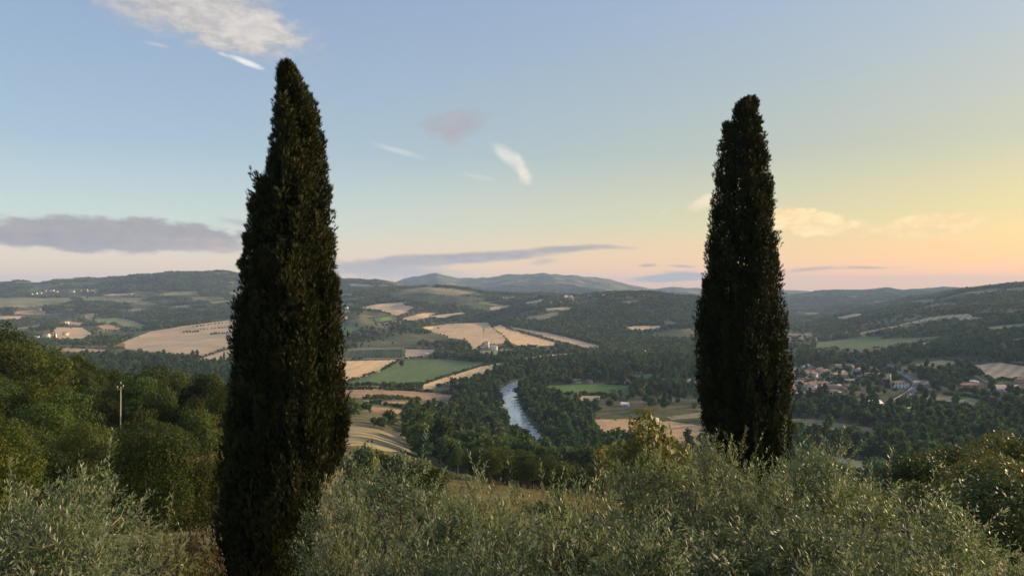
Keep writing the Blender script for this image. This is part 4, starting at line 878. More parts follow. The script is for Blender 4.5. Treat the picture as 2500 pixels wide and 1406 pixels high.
# ------------------------------------------------------------------ olives and other foreground trees
def olive_mesh(seed, H=3.3, Rad=1.35, ntw=1500, shoots=40):
    g = np.random.default_rng(seed); nl = 24; zc, hz = H * .60, H * .40
    c = []
    while len(c) < nl:
        p = g.uniform(-1, 1, 3)
        if .45 < np.linalg.norm(p) < 1: c.append((p[0] * Rad * .75, p[1] * Rad * .75, zc + p[2] * hz * .72))
    c = np.array(c); lr = g.uniform(.22, .42, nl) * Rad * .85
    k = g.integers(0, nl, ntw); d = unit(g.normal(size=(ntw, 3)) + [0, 0, .25]); P0 = c[k] + d * (lr[k] * g.uniform(.25, .95, ntw) ** .7)[:, None]
    D0 = unit(d * .7 + [0, 0, .55] + g.normal(size=d.shape) * .42); TL = g.uniform(.16, .38, ntw)
    ks = g.integers(0, nl, shoots); top = c[ks] + np.stack([g.normal(0, .2, shoots), g.normal(0, .2, shoots), lr[ks] * .8], 1)
    P0 = np.concatenate([P0, top]); D0 = np.concatenate([D0, unit(np.tile([0, 0, 1.], (shoots, 1)) + g.normal(size=(shoots, 3)) * .22)]); TL = np.concatenate([TL, g.uniform(.4, .75, shoots)])
    bend = g.normal(size=P0.shape) * .25; bend[:, 2] -= .12; n = len(P0)
    def at(i, s): return P0[i] + D0[i] * (TL[i] * s)[:, None] + bend[i] * (TL[i] * s * s)[:, None]
    npair = np.clip((TL / .036).astype(int), 5, 20); i = np.repeat(np.arange(n), npair * 2)
    o = np.concatenate([np.arange(m_ * 2) for m_ in npair]); s = (o // 2 + .8) / npair[i]; s = np.clip(s + g.uniform(-.02, .02, len(i)), 0, 1)
    P = at(i, s); Td = unit(D0[i] + bend[i] * (2 * s)[:, None]); A = unit(np.cross(Td, [.3, .5, .81])); Bv = np.cross(Td, A); ang = (o // 2) * 1.57 + (o % 2) * np.pi + g.normal(0, .35, len(i))
    side = A * np.cos(ang)[:, None] + Bv * np.sin(ang)[:, None]
    D = unit(Td * g.uniform(.45, 1.1, len(i))[:, None] + side * .75 + g.normal(size=P.shape) * .15); N = unit(np.cross(np.cross(side, Td), D) + g.normal(size=P.shape) * .25) 
    N = np.where((N * Td).sum(1)[:, None] < 0, -N, N)
    L = g.uniform(.050, .088, len(i)) * (1 - .35 * (s > .9)); V, Fq = blades(P, D, N, L, L * g.uniform(.21, .29, len(i)), .5)
    tw_t = g.uniform(0, 1, n); tint = np.clip(.35 * tw_t[i] + .3 * g.uniform(0, 1, len(i)) + .45 * s ** 2, 0, 1)      # leaves get paler towards the shoot tips
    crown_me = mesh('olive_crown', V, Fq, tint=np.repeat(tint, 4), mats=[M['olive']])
    sel = np.arange(n)[g.uniform(0, 1, n) < .25]; st = np.linspace(0, 1, 3)
    paths = [np.concatenate([at(np.array([q]), np.array([x])) for x in st]) for q in sel]; V, Fq = tubes(paths, [np.array([.0035, .0028, .0012])] * len(paths), 3)
    br = []; rd = []
    for q in range(nl):
        t = np.linspace(0, 1, 6)[:, None]; p0 = np.array([.05 * np.cos(q), .05 * np.sin(q), g.uniform(.7, 1.1)])
        br.append(p0 + (c[q] + [0, 0, lr[q] * .5] - p0) * t + g.normal(size=(6, 3)) * .05 * t); rd.append(.045 * (1.1 - t[:, 0]) + .004)
        for w in range(5):
            e = c[q] + unit(g.normal(size=3) + [0, 0, .6]) * lr[q] * g.uniform(.7, 1.0); t2 = np.linspace(0, 1, 4)[:, None]; b0 = br[-1][3] if w == 0 and False else c[q]
            br.append(b0 + (e - b0) * t2 + g.normal(size=(4, 3)) * .03 * t2); rd.append(.012 * (1.1 - t2[:, 0]) + .002)
    # br gained the fine branches too; join with the twigs
    V2, F2 = tubes(br, rd, 4); twig_me = mesh('olive_branches', np.concatenate([V, V2]), np.concatenate([Fq, F2 + len(V)]), smooth=True, mats=[M['twig']])
    t = np.linspace(0, 1, 7); V, Fq = tubes([np.stack([.07 * np.sin(t * 5 + seed), .06 * np.cos(t * 4 + seed), t * 1.15 - .25], 1)], [.17 * (1.2 - .6 * t) + .02 * np.sin(t * 11)], 9)
    return crown_me, twig_me, mesh('olive_trunk', V, Fq, smooth=True, mats=[M['bark_grey']])
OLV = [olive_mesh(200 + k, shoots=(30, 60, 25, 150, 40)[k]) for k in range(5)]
OL = [ # crown centre u, top v, distance, crown radius m, mesh, label
 (150, 1150, 7.6, 1.30, 0, 'olive tree with pale sunlit tips, second from the left edge'),
 (5, 1200, 6.6, 1.05, 1, 'olive tree cut by the left edge of the view'),
 (300, 1255, 7.4, .85, 2, 'low olive tree between the left edge group and the rusty shrub'),
 (180, 1330, 5.4, .95, 4, 'nearest low olive at the bottom left corner'),
 (960, 1140, 10.2, 1.55, 0, 'broad rounded olive in the centre below the golden slope'),
 (835, 1150, 9.2, .72, 2, 'olive with a feathery top overlapping the left cypress foot'),
 (1130, 1168, 9.6, 1.20, 4, 'olive right of the broad central one, below the riverside wood'),
 (850, 1250, 6.8, .62, 1, 'near olive directly right of the left cypress base'),
 (985, 1290, 6.2, 1.15, 4, 'near olive low in the bottom centre left'),
 (1290, 1190, 6.4, 1.05, 3, 'near olive with long upright shoots in the bottom centre'),
 (1480, 1215, 5.9, 1.00, 3, 'near olive with upright shoots just right of bottom centre'),
 (1610, 1105, 11.5, 1.45, 0, 'dense olive in front of the fig tree'),
 (1755, 1062, 13.0, 1.05, 1, 'olive rising against the left foot of the right cypress'),
 (1860, 1150, 11.0, 1.10, 2, 'olive hiding the base of the right cypress'),
 (1965, 1072, 13.0, 1.30, 1, 'olive rising just right of the right cypress foot'),
 (2090, 1165, 10.4, 1.30, 0, 'olive sloping down right of the right cypress, below the tan field'),
 (1760, 1250, 7.0, 1.45, 2, 'wide near olive at the bottom right of centre'),
 (2010, 1262, 7.2, 1.30, 4, 'shaded near olive below the right cypress'),
 (2250, 1205, 7.8, 1.20, 1, 'near olive with leafy tufts before the right-hand oaks'),
 (2180, 1325, 5.8, .95, 3, 'low olive at the bottom right'),
 (2440, 1330, 6.4, 1.0, 2, 'olive sprouting at the bottom right corner'),
 (1170, 1345, 5.2, .9, 1, 'lowest olive at the bottom centre edge'),
 (1600, 1300, 5.4, .95, 4, 'low olive at the bottom edge right of the upright shoots'),
]
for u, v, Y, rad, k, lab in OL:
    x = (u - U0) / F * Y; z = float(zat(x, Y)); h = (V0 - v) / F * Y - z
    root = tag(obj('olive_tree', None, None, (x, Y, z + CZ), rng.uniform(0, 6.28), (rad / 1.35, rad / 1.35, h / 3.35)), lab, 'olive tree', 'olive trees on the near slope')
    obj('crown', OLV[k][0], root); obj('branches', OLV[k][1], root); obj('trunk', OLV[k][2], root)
def fore_tree(name, u, v, Y, rad, me, tr, base_h, base_r, lab, cat='tree', group=None, sink=0.0):
    x = (u - U0) / F * Y; z = float(zat(x, Y)) - sink; h = (V0 - v) / F * Y - z; s = rad / base_r
    root = tag(obj(name, None, None, (x, Y, z + CZ), rng.uniform(0, 6.28), (s, s, h / base_h)), lab, cat, group)
    obj('crown', me, root); obj('trunk', tr, root); return root
FIG = crown('fig_crown', 4.2, 2.1, .5, 20, 2600, .20, M['fig'], 90, upright=.05); FIG_T = trunk_mesh('fig_trunk', 2.2, .14, M['bark_grey'], 6, 1.4, 3.6, seed=31)
fore_tree('fig_tree', 1572, 1012, 30, 1.95, FIG, FIG_T, 4.2, 2.1, 'broad-leaved yellow green tree left of the right cypress', 'fig tree')
SHR = [crown('shrub_crown', 2.6, 1.5, .1, 16, 9000, .055, M['rust'], 92, upright=.4), crown('shrub_crown', 3.0, 1.7, .1, 16, 3200, .16, M['oak'], 93, upright=.3), crown('scrub_crown', 3.0, 1.8, .1, 16, 3600, .15, M['olive'], 94, upright=.3)]
SHR_T = trunk_mesh('shrub_stem', 1.2, .06, M['bark'], 6, .9, 2.0, seed=33)
fore_tree('shrub', 462, 1258, 10.5, .52, SHR[0], SHR_T, 2.6, 1.5, 'rusty brown shrub at the left foot of the left cypress', 'shrub')
fore_tree('shrub', 405, 1275, 11.5, .70, SHR[1], SHR_T, 3.0, 1.7, 'dark green shrub left of the rusty brown shrub', 'shrub')
for u, v, Y, r_, m_, lab in [(905, 1082, 66, 2.6, 1, 'dark round shrub at the left end of the scrub below the golden slope'), (868, 1078, 60, 2.2, 2, 'grey scrubby bush against the left cypress, below the golden slope'), (950, 1100, 64, 2.4, 2, 'grey green bush in the scrub strip below the golden slope'), (1000, 1112, 62, 2.3, 2, 'low grey bush right in the scrub strip below the golden slope'), (1040, 1128, 58, 2.0, 1, 'small dark bush where the scrub strip meets the riverside wood'), (1330, 1240, 48, 1.6, 1, 'small bush on the bare slope below the riverside wood')]:
    fore_tree('scrub_bush', u, v, Y, r_, SHR[m_], SHR_T, 3.0, 1.8, lab, 'bush', 'scrub on the near slope')
OKS = [crown('slope_oak_crown', 5.2, 2.5, .6, 26, 7500, .15, M['oakn'], 95 + k, upright=.3) for k in range(3)] if 'oakn' in M else None
M['oakn'] = leafmat('young_oak_leaf', (.045, .062, .022), (.125, .135, .050), trans=.28, objvar=.3, spec=.2, rough=.5)
OKS = [crown('slope_oak_crown', 5.2, 2.5, .6, 26, 9000, .13, M['oakn'], 95 + k, upright=.3) for k in range(3)]
OKT = trunk_mesh('slope_oak_trunk', 3.0, .14, M['bark'], 6, 1.8, 4.4, seed=35)
for u, v, Y, r_, lab in [(2240, 1092, 27, 1.6, 'leafy oak nearest the tan field, first of the right-hand oaks'), (2330, 1072, 30, 1.9, 'leafy oak behind the right-hand olives, second from the tan field'), (2420, 1090, 24, 1.8, 'leafy oak left of the right edge, in front of its neighbours'), (2500, 1050, 33, 2.4, 'tall dark oak cut by the right edge'), (2460, 1150, 18, 1.7, 'near oak low at the right edge'), (2310, 1170, 20, 1.6, 'near oak low between the right-hand olives'), (2180, 1190, 22, 1.3, 'low oak right below the tan field')]:
    fore_tree('slope_oak', u, v, Y, r_, OKS[int(rng.integers(3))], OKT, 5.2, 2.5, lab, 'oak tree', 'oaks on the right slope')

# ------------------------------------------------------------------ houses
for nm, c in dict(w_white=(.80, .78, .74), w_cream=(.72, .64, .50), w_yellow=(.68, .56, .30), w_pink=(.56, .36, .32), w_grey=(.56, .54, .52), w_stone=(.48, .42, .34), w_orange=(.62, .34, .20), w_brick=(.44, .25, .17)).items(): M[nm] = plain(nm[2:] + '_plaster_wall', c, .9, .12, .8)
def tilemat(name, c):
    m_, t, b, o = mat(name); p = t.n('ShaderNodeTexCoord').outputs['Object']
    w = t.n('ShaderNodeTexWave', bands_direction='X', inp={'Vector': p, 'Scale': 1.3, 'Distortion': .6}).outputs['Fac']
    k = t.m('ADD', .62, t.m('ADD', t.m('MULTIPLY', t.noise(p, .9, 4), .5), t.m('MULTIPLY', w, .22)))
    t.t.links.new(t.n('ShaderNodeVectorMath', operation='SCALE', inp={0: c, 3: k}).outputs[0], b.inputs['Base Color']); b.inputs['Roughness'].default_value = .9; b.inputs['Specular IOR Level'].default_value = .1
    return m_
M['r_brown'] = tilemat('brown_roof_tiles', (.165, .122, .10)); M['r_red'] = tilemat('red_roof_tiles', (.215, .13, .105)); M['r_grey'] = tilemat('weathered_grey_roof', (.27, .25, .23)); M['r_white'] = plain('pale_sheet_roof', (.68, .68, .66), .6, .08, .4)
M['glass'] = plain('dark_window_glass', (.035, .04, .045), .15, .1, 1); M['shutter'] = plain('brown_shutter', (.16, .11, .07), .7, .1, 2); M['trim'] = plain('white_trim', (.75, .73, .70), .8, .05, 1)
def boxm(name, x0, x1, y0, y1, z0, z1, m_):
    V = [(x, y, z) for z in (z0, z1) for y in (y0, y1) for x in (x0, x1)]
    return mesh(name, V, [(0, 2, 3, 1), (4, 5, 7, 6), (0, 1, 5, 4), (2, 6, 7, 3), (0, 4, 6, 2), (1, 3, 7, 5)], mats=[m_])
WIN = boxm('window', -.5, .5, -.06, .05, -.65, .65, M['glass']); SHU = boxm('shutter', -.24, .24, -.10, 0, -.68, .68, M['shutter']); DOOR = boxm('door', -.55, .55, -.07, .05, 0, 2.1, M['shutter']); CHIM = boxm('chimney', -.4, .4, -.35, .35, 0, 1.5, M['w_stone'])
def house(x, y, z, w, d, h, rz, wall, roof, style='gable', cols=3, floors=2, label='', group=None, name='house', cat='house', winscale=1.0, shutters=False, chimney=True, rise=.24):
    root = tag(obj(name, None, None, (x, y, z), rz), label, cat, group); a, b = w / 2, d / 2; rh = d * rise if style in ('gable', 'hip') else 0
    V = [(-a, -b, -1.5), (a, -b, -1.5), (a, b, -1.5), (-a, b, -1.5), (-a, -b, h), (a, -b, h), (a, b, h), (-a, b, h)]; Q = [(0, 1, 5, 4), (1, 2, 6, 5), (2, 3, 7, 6), (3, 0, 4, 7)]; T = []
    if style == 'gable': V += [(-a, 0, h + rh), (a, 0, h + rh)]; T = [(5, 6, 9), (7, 4, 8)]
    if style == 'front': rh = w * rise; V += [(0, -b, h + rh), (0, b, h + rh)]; T = [(4, 5, 8), (6, 7, 9)]
    obj('wall', mesh('wall', V, Q, T, mats=[M[wall]]) if T else mesh('wall', V, Q, mats=[M[wall]]), root)
    e, th = .5, .28
    if style in ('gable', 'front'):
        A, B = (a + e, b + e) if style == 'gable' else (b + e, a + e); rr = rh; bb = b if style == 'gable' else a
        ze = h - e * rr / bb
        prof = [(-B, ze), (0, h + rr), (B, ze), (B, ze + th), (0, h + rr + th), (-B, ze + th)]
        RV = [((s * A, p, q) if style == 'gable' else (p, s * A, q)) for s in (-1, 1) for p, q in prof]
        quads = [(i, (i + 1) % 6, (i + 1) % 6 + 6, i + 6) for i in range(6)] + [(0, 1, 4, 5), (1, 2, 3, 4), (6, 7, 10, 11), (7, 8, 9, 10)]
        rf = obj('roof', mesh('roof', RV, quads, mats=[M[roof]]), root); top = h + rh * .55
    elif style == 'hip':
        A, B = a + e, b + e; L = max(.4, a - b * .9)
        RV = [(-A, -B, h), (A, -B, h), (A, B, h), (-A, B, h), (-L, 0, h + rh), (L, 0, h + rh)] + [(-A, -B, h - .2), (A, -B, h - .2), (A, B, h - .2), (-A, B, h - .2)]
        rf = obj('roof', mesh('roof', RV, [(0, 1, 5, 4), (2, 3, 4, 5), (0, 1, 7, 6), (1, 2, 8, 7), (2, 3, 9, 8), (3, 0, 6, 9)], [(1, 2, 5), (3, 0, 4)], mats=[M[roof]]), root); top = h + rh * .45
    else:
        rf = obj('roof', boxm('roof', -a - .3, a + .3, -b - .3, b + .3, h + .003, h + .35, M[roof]), root); top = h + .3
    if chimney and style != 'flat': obj('chimney', CHIM, rf, (a * .45, b * .25, top))
    fh = h / max(floors, 1)
    for f in range(floors):
        for c in range(cols):
            wx = -a + w * (c + .5) / cols; wz = fh * (f + .55)
            if f == 0 and c == cols // 2 and cols > 2: obj('door', DOOR, root, (wx, -b, 0)); continue
            wn = obj('window', WIN, root, (wx, -b - .01, wz), 0, (winscale, 1, winscale))
            if shutters:
                for sg in (-1, 1): obj('shutter', SHU, wn, (sg * .78, 0, 0))
        for c in range(max(1, cols // 2)):
            for sg in (-1, 1): obj('window', WIN, root, (sg * (a + .01), -b + d * (c + .5) / max(1, cols // 2), fh * (f + .55)), -sg * math.pi / 2, (winscale, 1, winscale))
    return root
def at_px(u, v, ymin=300.): x, y, z = ground_at(u, v, ymin); return x, y, z + CZ
def hpx(u, v, wpx, hpx_, depth, rz, *a, ymin=300., **k):
    x, y, z = at_px(u, v, ymin); s = y / F; return house(x, y + depth * .5, z, wpx * s, depth, hpx_ * s, rz, *a, **k)
VG = 'named houses of the village'
hpx(1934, 911, 24, 9, 11, .25, 'w_grey', 'r_brown', label='grey house with brown roof at the left top of the village', group=VG)
hpx(1977, 906, 28, 10, 12, -.1, 'w_pink', 'r_white', 'front', 4, 2, label='pale gabled house with rows of windows at the upper left of the village', group=VG, rise=.2)
hpx(1926, 890, 13, 5, 8, 0, 'w_cream', 'r_grey', 'flat', 1, 1, label='small flat cream shed above the village beside the right cypress', group=VG, name='shed', cat='shed')
hpx(1948, 923, 18, 6, 10, .2, 'w_white', 'r_white', 'gable', 2, 1, label='low white house with a pale roof, left in the village', group=VG)
hpx(1926, 956, 26, 27, 12, .12, 'w_brick', 'r_brown', 'gable', 3, 3, label='tall brick coloured block touching the right cypress', group=VG, name='apartment_block', cat='building')
hpx(1924, 972, 18, 6, 9, 0, 'w_white', 'r_grey', 'gable', 2, 1, label='small white outbuilding below the brick coloured block', group=VG)
hpx(2018, 918, 22, 10, 11, .3, 'w_yellow', 'r_brown', 'gable', 3, 2, label='yellow house in the upper middle of the village', group=VG)
hpx(2046, 909, 13, 11, 8, -.2, 'w_cream', 'r_brown', 'gable', 2, 2, label='narrow cream house right of the yellow one', group=VG)
hpx(2057, 922, 24, 12, 12, .5, 'w_grey', 'r_grey', 'gable', 3, 2, label='grey gabled house in the village centre', group=VG)
hpx(1980, 921, 32, 5, 14, 0, 'w_cream', 'r_grey', 'gable', 3, 1, label='long beige roofed house below the pale gabled house', group=VG)
hpx(2126, 911, 28, 10, 12, -.5, 'w_white', 'r_brown', 'gable', 3, 2, label='white house with brown roof on the right side of the old core', group=VG)
hpx(2146, 926, 30, 9, 14, .3, 'w_stone', 'r_red', 'gable', 4, 1, label='dark red roofed long house beside the bell tower', group=VG)
hpx(2002, 946, 46, 8, 13, .05, 'w_white', 'r_brown', 'gable', 6, 1, label='long dark roofed row with white arches above the pink block', group=VG, winscale=1.5)
hpx(2038, 949, 34, 9, 10, .1, 'w_pink', 'r_white', 'flat', 4, 1, label='pink house with a white terrace behind the pink block', group=VG)
hpx(1985, 950, 15, 9, 9, .3, 'w_white', 'r_brown', 'gable', 2, 2, label='small white house left of the long dark roofed row', group=VG)
hpx(2082, 938, 18, 8, 9, -.3, 'w_white', 'r_grey', 'gable', 2, 2, label='white house at the lower right of the old core', group=VG)
hpx(2046, 933, 30, 8, 10, 0, 'w_cream', 'r_grey', 'flat', 4, 1, label='flat beige double house in the village middle', group=VG)
hpx(1984, 936, 18, 8, 9, .2, 'w_pink', 'r_brown', 'gable', 2, 2, label='faded pink house at the left middle of the village', group=VG)
hpx(2203, 947, 34, 12, 13, -.12, 'w_white', 'r_brown', 'hip', 4, 2, label='large white house with brown hipped roof left of the viaduct', group=VG, winscale=1.3)
hpx(2086, 994, 40, 6, 8, .05, 'w_pink', 'r_grey', 'gable', 4, 1, label='long pinkish sheds in the trees below the village', group=VG, name='shed', cat='shed')
hpx(2140, 990, 32, 5, 12, .2, 'w_grey', 'r_white', 'gable', 2, 1, label='pale roofed barn below the viaduct', group=VG, name='barn', cat='barn')
hpx(2166, 1007, 34, 4, 12, -.05, 'w_white', 'r_white', 'gable', 3, 1, label='long white roofed shed at the edge of the lower trees', group=VG, name='shed', cat='shed', rise=.15)
hpx(2227, 1015, 30, 5, 16, -.4, 'w_cream', 'r_grey', 'gable', 2, 1, label='barn with a broad pale roof among the lower right trees', group=VG, name='barn', cat='barn', rise=.35)
hpx(2018, 981, 20, 5, 7, .1, 'w_white', 'r_brown', 'flat', 3, 1, label='low white building in the trees under the pink block', group=VG)
hpx(2378, 953, 46, 13, 12, -.2, 'w_orange', 'r_red', 'hip', 5, 2, label='orange house with red roof in the scrub right of the viaduct', group='houses right of the viaduct', winscale=1.2)
hpx(2372, 935, 36, 4, 10, 0, 'w_white', 'r_white', 'flat', 4, 1, label='long flat white canopy behind the orange house', group='houses right of the viaduct', name='canopy', cat='canopy')
hpx(2462, 956, 66, 6, 15, -.03, 'w_white', 'r_grey', 'gable', 6, 1, label='long low bungalow with grey roof at the right edge', group='houses right of the viaduct', rise=.3)
hpx(2496, 934, 18, 7, 9, 0, 'w_orange', 'r_brown', 'gable', 2, 1, label='small orange house above the bungalow at the right edge', group='houses right of the viaduct')
hpx(2254, 946, 32, 6, 14, -.3, 'w_grey', 'r_grey', 'gable', 2, 1, label='grey roofed warehouse just right of the viaduct', group='houses right of the viaduct', name='warehouse', cat='warehouse', rise=.35)
hpx(2472, 1038, 30, 10, 12, -.3, 'w_stone', 'r_grey', 'gable', 3, 2, label='stone house with pale roof in the trees at the right', group='houses right of the viaduct')
hpx(2448, 1050, 22, 7, 9, .3, 'w_stone', 'r_grey', 'gable', 2, 1, label='smaller stone house left of the pale roofed stone house', group='houses right of the viaduct')
hpx(2464, 850, 22, 8, 10, 0, 'w_pink', 'r_brown', 'hip', 4, 2, label='pinkish villa at the edge of the right hillside woods', group='houses right of the viaduct', name='villa', cat='villa')
hpx(2261, 847, 10, 5, 8, 0, 'w_white', 'r_white', 'front', 1, 1, label='little white gabled hut below the right hillside', group='houses right of the viaduct', name='hut', cat='hut', chimney=False, rise=.5)
# pink block with white loggia frames
def pink_block():
    x, y, z = at_px(2022, 972); s = y / F; w, d, h = 62 * s, 13.0, 17 * s
    root = tag(obj('pink_building', None, None, (x, y + 6, z), .06), 'big pink block with white framed loggias at the front of the village', 'building', VG)
    obj('wall', boxm('wall', -w / 2, w / 2, -d / 2, d / 2, -2, h, M['w_pink']), root)
    obj('roof', boxm('roof', -w / 2 - .4, w / 2 + .4, -d / 2 - .4, d / 2 + .4, h + .003, h + .4, M['r_brown']), root)
    for k in range(4):
        cx = -w * .05 + w * .14 * k
        lg = obj('loggia', boxm('loggia', -w * .055, w * .055, -.05, .3, 0, h * .72, M['glass']), root, (cx, -d / 2 - .01, h * .12))
        obj('pillar', boxm('pillar', -.35, .35, -.5, 0, 0, h * .9, M['w_pink' if k % 2 else 'trim']), root, (cx - w * .07, -d / 2 - .01, 0))
    for k in range(3):
        for f in range(2): obj('window', WIN, root, (-w * .44 + k * w * .12, -d / 2 - .01, h * (.28 + .45 * f)), 0, (1.5, 1, 1.3))
    obj('parapet', boxm('parapet', -w * .1, w / 2 + .3, -.25, .25, 0, .8, M['trim']), root, (0, -d / 2 - .3, h * .86))
pink_block()
def bell_tower():
    x, y, z = at_px(2171, 938); s = y / F; w = 9 * s; h = 24 * s
    root = tag(obj('bell_tower', None, None, (x, y + w / 2, z), .15), 'slim yellow bell tower at the right end of the old core', 'bell tower')
    obj('shaft', boxm('shaft', -w / 2, w / 2, -w / 2, w / 2, -1, h, M['w_yellow']), root)
    for r_ in (0, 1, 2, 3): obj('belfry_opening', boxm('belfry_opening', -.6, .6, -.08, .05, -1.1, 1.1, M['glass']), root, (w / 2 * math.sin(r_ * math.pi / 2) * 1.004, -w / 2 * math.cos(r_ * math.pi / 2) * 1.004, h - 3), r_ * math.pi / 2)
    obj('cornice', boxm('cornice', -w / 2 - .3, w / 2 + .3, -w / 2 - .3, w / 2 + .3, h + .003, h + .4, M['trim']), root)
    a = w / 2 + .2; rf = obj('roof', mesh('roof', [(-a, -a, h + .41), (a, -a, h + .41), (a, a, h + .41), (-a, a, h + .41), (0, 0, h + 2.6)], [(0, 1, 4), (1, 2, 4), (2, 3, 4), (3, 0, 4)], mats=[M['r_brown']]), root)
    V, Fq = tubes([[(0, 0, h + 2.3), (0, 0, h + 8 * s + 2.5)]], [[.12, .06]], 6); obj('spire_rod', mesh('spire_rod', V, Fq, mats=[M['concrete']]), rf)
bell_tower()
# tightly packed small houses of the old core
CORE = [(1990, 912), (2065, 892), (2110, 892), (2160, 918), (2160, 934), (2090, 936), (2010, 940), (1975, 925)]
g = np.random.default_rng(44); put = []; tries = 0
CORE2 = [(1928, 905), (1990, 912), (1985, 930), (2005, 945), (2085, 942), (2080, 985), (2000, 985), (1935, 972)]
while len(put) < 56 and tries < 4000:
    tries += 1; u, v = g.uniform(1925, 2165), g.uniform(893, 985)
    if not (pip(np.array([u]), np.array([v]), CORE)[0] or pip(np.array([u]), np.array([v]), CORE2)[0]) or (abs(u - 2022) < 40 and 950 < v < 985) or any(abs(u - a) < 13 and abs(v - b) < 5.5 for a, b in put): continue
    put.append((u, v)); wl = ['w_cream', 'w_stone', 'w_pink', 'w_white', 'w_grey'][int(g.integers(5))]; rf_ = ['r_brown', 'r_red', 'r_brown', 'r_grey'][int(g.integers(4))]
    nm_ = {'w_cream': 'cream', 'w_stone': 'stone', 'w_pink': 'pinkish', 'w_white': 'white', 'w_grey': 'grey'}[wl]
    hpx(u, v, g.uniform(12, 19), g.uniform(7, 11), g.uniform(7, 10), g.uniform(-.9, .9), wl, rf_, 'gable', 2, 2, label='small %s house with tiled roof packed in the village right of the right cypress' % nm_, group='%s village houses' % nm_)
# farms and far hamlets
def far_houses(spots, label, group, wp=(4, 8), hp=(2.5, 4.5), walls=('w_white', 'w_cream', 'w_white'), ymin=900.):
    for u, v in spots:
        hpx(u, v, g.uniform(*wp), g.uniform(*hp), 9, g.uniform(-.5, .5), walls[int(g.integers(len(walls)))], ['r_brown', 'r_red', 'r_grey'][int(g.integers(3))], 'gable', 2, 1 if hp[1] < 4 else 2, label=label, group=group, ymin=ymin, chimney=False)
far_houses([(76, 720), (88, 718), (110, 712), (128, 712), (138, 714), (171, 713), (178, 714), (197, 712), (209, 711), (213, 714), (221, 713), (227, 712), (232, 715), (236, 712), (246, 712), (98, 717), (118, 711)], 'tiny white house of the hamlet strung along the far left plateau', 'houses of the far left hamlet')
far_houses([(1910, 824), (1921, 818), (1932, 836), (1940, 824), (1950, 822), (1958, 830), (1966, 822), (1975, 828), (1984, 822), (1936, 834), (1926, 829), (1972, 818), (1990, 832)], 'tiny white house of the far village down the right valley', 'houses of the far valley village', (6, 11), (3, 5))
far_houses([(1236, 731), (1245, 730), (1250, 731), (1228, 729), (1254, 729)], 'tiny reddish house of the hamlet below the domed hill', 'houses of the red roofed hamlet', (5, 9), (3, 5), ('w_orange', 'w_pink', 'w_cream'))
far_houses([(1380, 726), (1386, 725), (1393, 726), (1440, 725), (1474, 725)], 'tiny pale house on the wooded crest left of the right cypress', 'houses on the wooded crest', (5, 9), (3, 5))
far_houses([(1436, 802), (1448, 799), (1455, 800)], 'tiny white house in the dark woods above the long tan field', 'white houses in the dark woods', (6, 10), (3, 4))
for a in [
 (110, 824, 16, 8, 'w_cream', 'r_brown', 'cream farmhouse with brown roof, left one of the lower left farm'), (126, 823, 18, 7, 'w_white', 'r_brown', 'white farmhouse with long brown roof in the lower left farm'), (157, 819, 13, 7, 'w_cream', 'r_brown', 'square pale barn standing alone in the brown stubble field'), (88, 826, 9, 4, 'w_white', 'r_brown', 'small white outbuilding below the lower left farm'),
 (152, 793, 13, 6, 'w_white', 'r_brown', 'white farmhouse of the upper left farm'), (162, 792, 8, 7, 'w_cream', 'r_red', 'small cream house right of the upper left farmhouse'), (95, 759, 8, 5, 'w_orange', 'r_brown', 'small orange house above the orange bare patch, far left'), (845, 756, 8, 6, 'w_white', 'r_brown', 'tiny white house in the woods right of left cypress'),
 (838, 779, 16, 5, 'w_orange', 'r_brown', 'long orange farmhouse right of left cypress'), (1206, 855, 16, 9, 'w_white', 'r_grey', 'white farmhouse right of the pale stone tower'), (1178, 855, 10, 6, 'w_stone', 'r_brown', 'stone outbuilding left of the pale stone tower'), (1409, 877, 12, 8, 'w_white', 'r_brown', 'white house in the trees beyond the river'), (1410, 936, 18, 6, 'w_cream', 'r_brown', 'cream farmhouse behind the bright green riverside field'), (1440, 936, 12, 6, 'w_pink', 'r_brown', 'pinkish farmhouse behind the bright green riverside field'),
 (1415, 1000, 20, 6, 'w_white', 'r_brown', 'white shed among trees below the riverside fields'), (1528, 993, 18, 5, 'w_white', 'r_white', 'pale roofed shed among trees above the warm tan field'), (1585, 862, 22, 4, 'w_white', 'r_white', 'long white building in the woods left of right cypress'), (1600, 1032, 16, 5, 'w_grey', 'r_white', 'white roofed shed beside the dry plot left of right cypress'), (1668, 788, 5, 4, 'w_white', 'r_brown', 'tiny white house beside the small green glade'), (1042, 872, 10, 7, 'w_grey', 'r_grey', 'grey barn at the end of the pale pinkish field'), (1395, 733, 10, 7, 'w_stone', 'r_brown', 'stone monastery on the wooded knoll'), (448, 875, 10, 6, 'w_white', 'r_brown', 'white cottage at the foot of the big tan hillside')]:
    u, v, wp, hp, wl, rf_, lab = a
    hpx(u, v, wp, hp, 9, g.uniform(-.4, .4), wl, rf_, 'gable', 3 if wp > 12 else 2, 2 if hp > 6 else 1, label=lab, name='farmhouse', cat='house', ymin=700.)
def stone_tower():
    x, y, z = at_px(1189, 850, 900); s = y / F; w, h = 10 * s, 16 * s
    root = tag(obj('stone_tower', None, None, (x, y, z), .3), 'square pale stone tower at the farm below the large tan field', 'tower')
    obj('shaft', boxm('shaft', -w / 2, w / 2, -w / 2, w / 2, -2, h, M['w_cream']), root)
    obj('cornice', boxm('cornice', -w / 2 - .4, w / 2 + .4, -w / 2 - .4, w / 2 + .4, h + .003, h + .8, M['w_stone']), root)
    for f in range(3): obj('window', WIN, root, (0, -w / 2 - .01, h * (.25 + .27 * f)), 0, (1.3, 1, 1.4))
stone_tower()
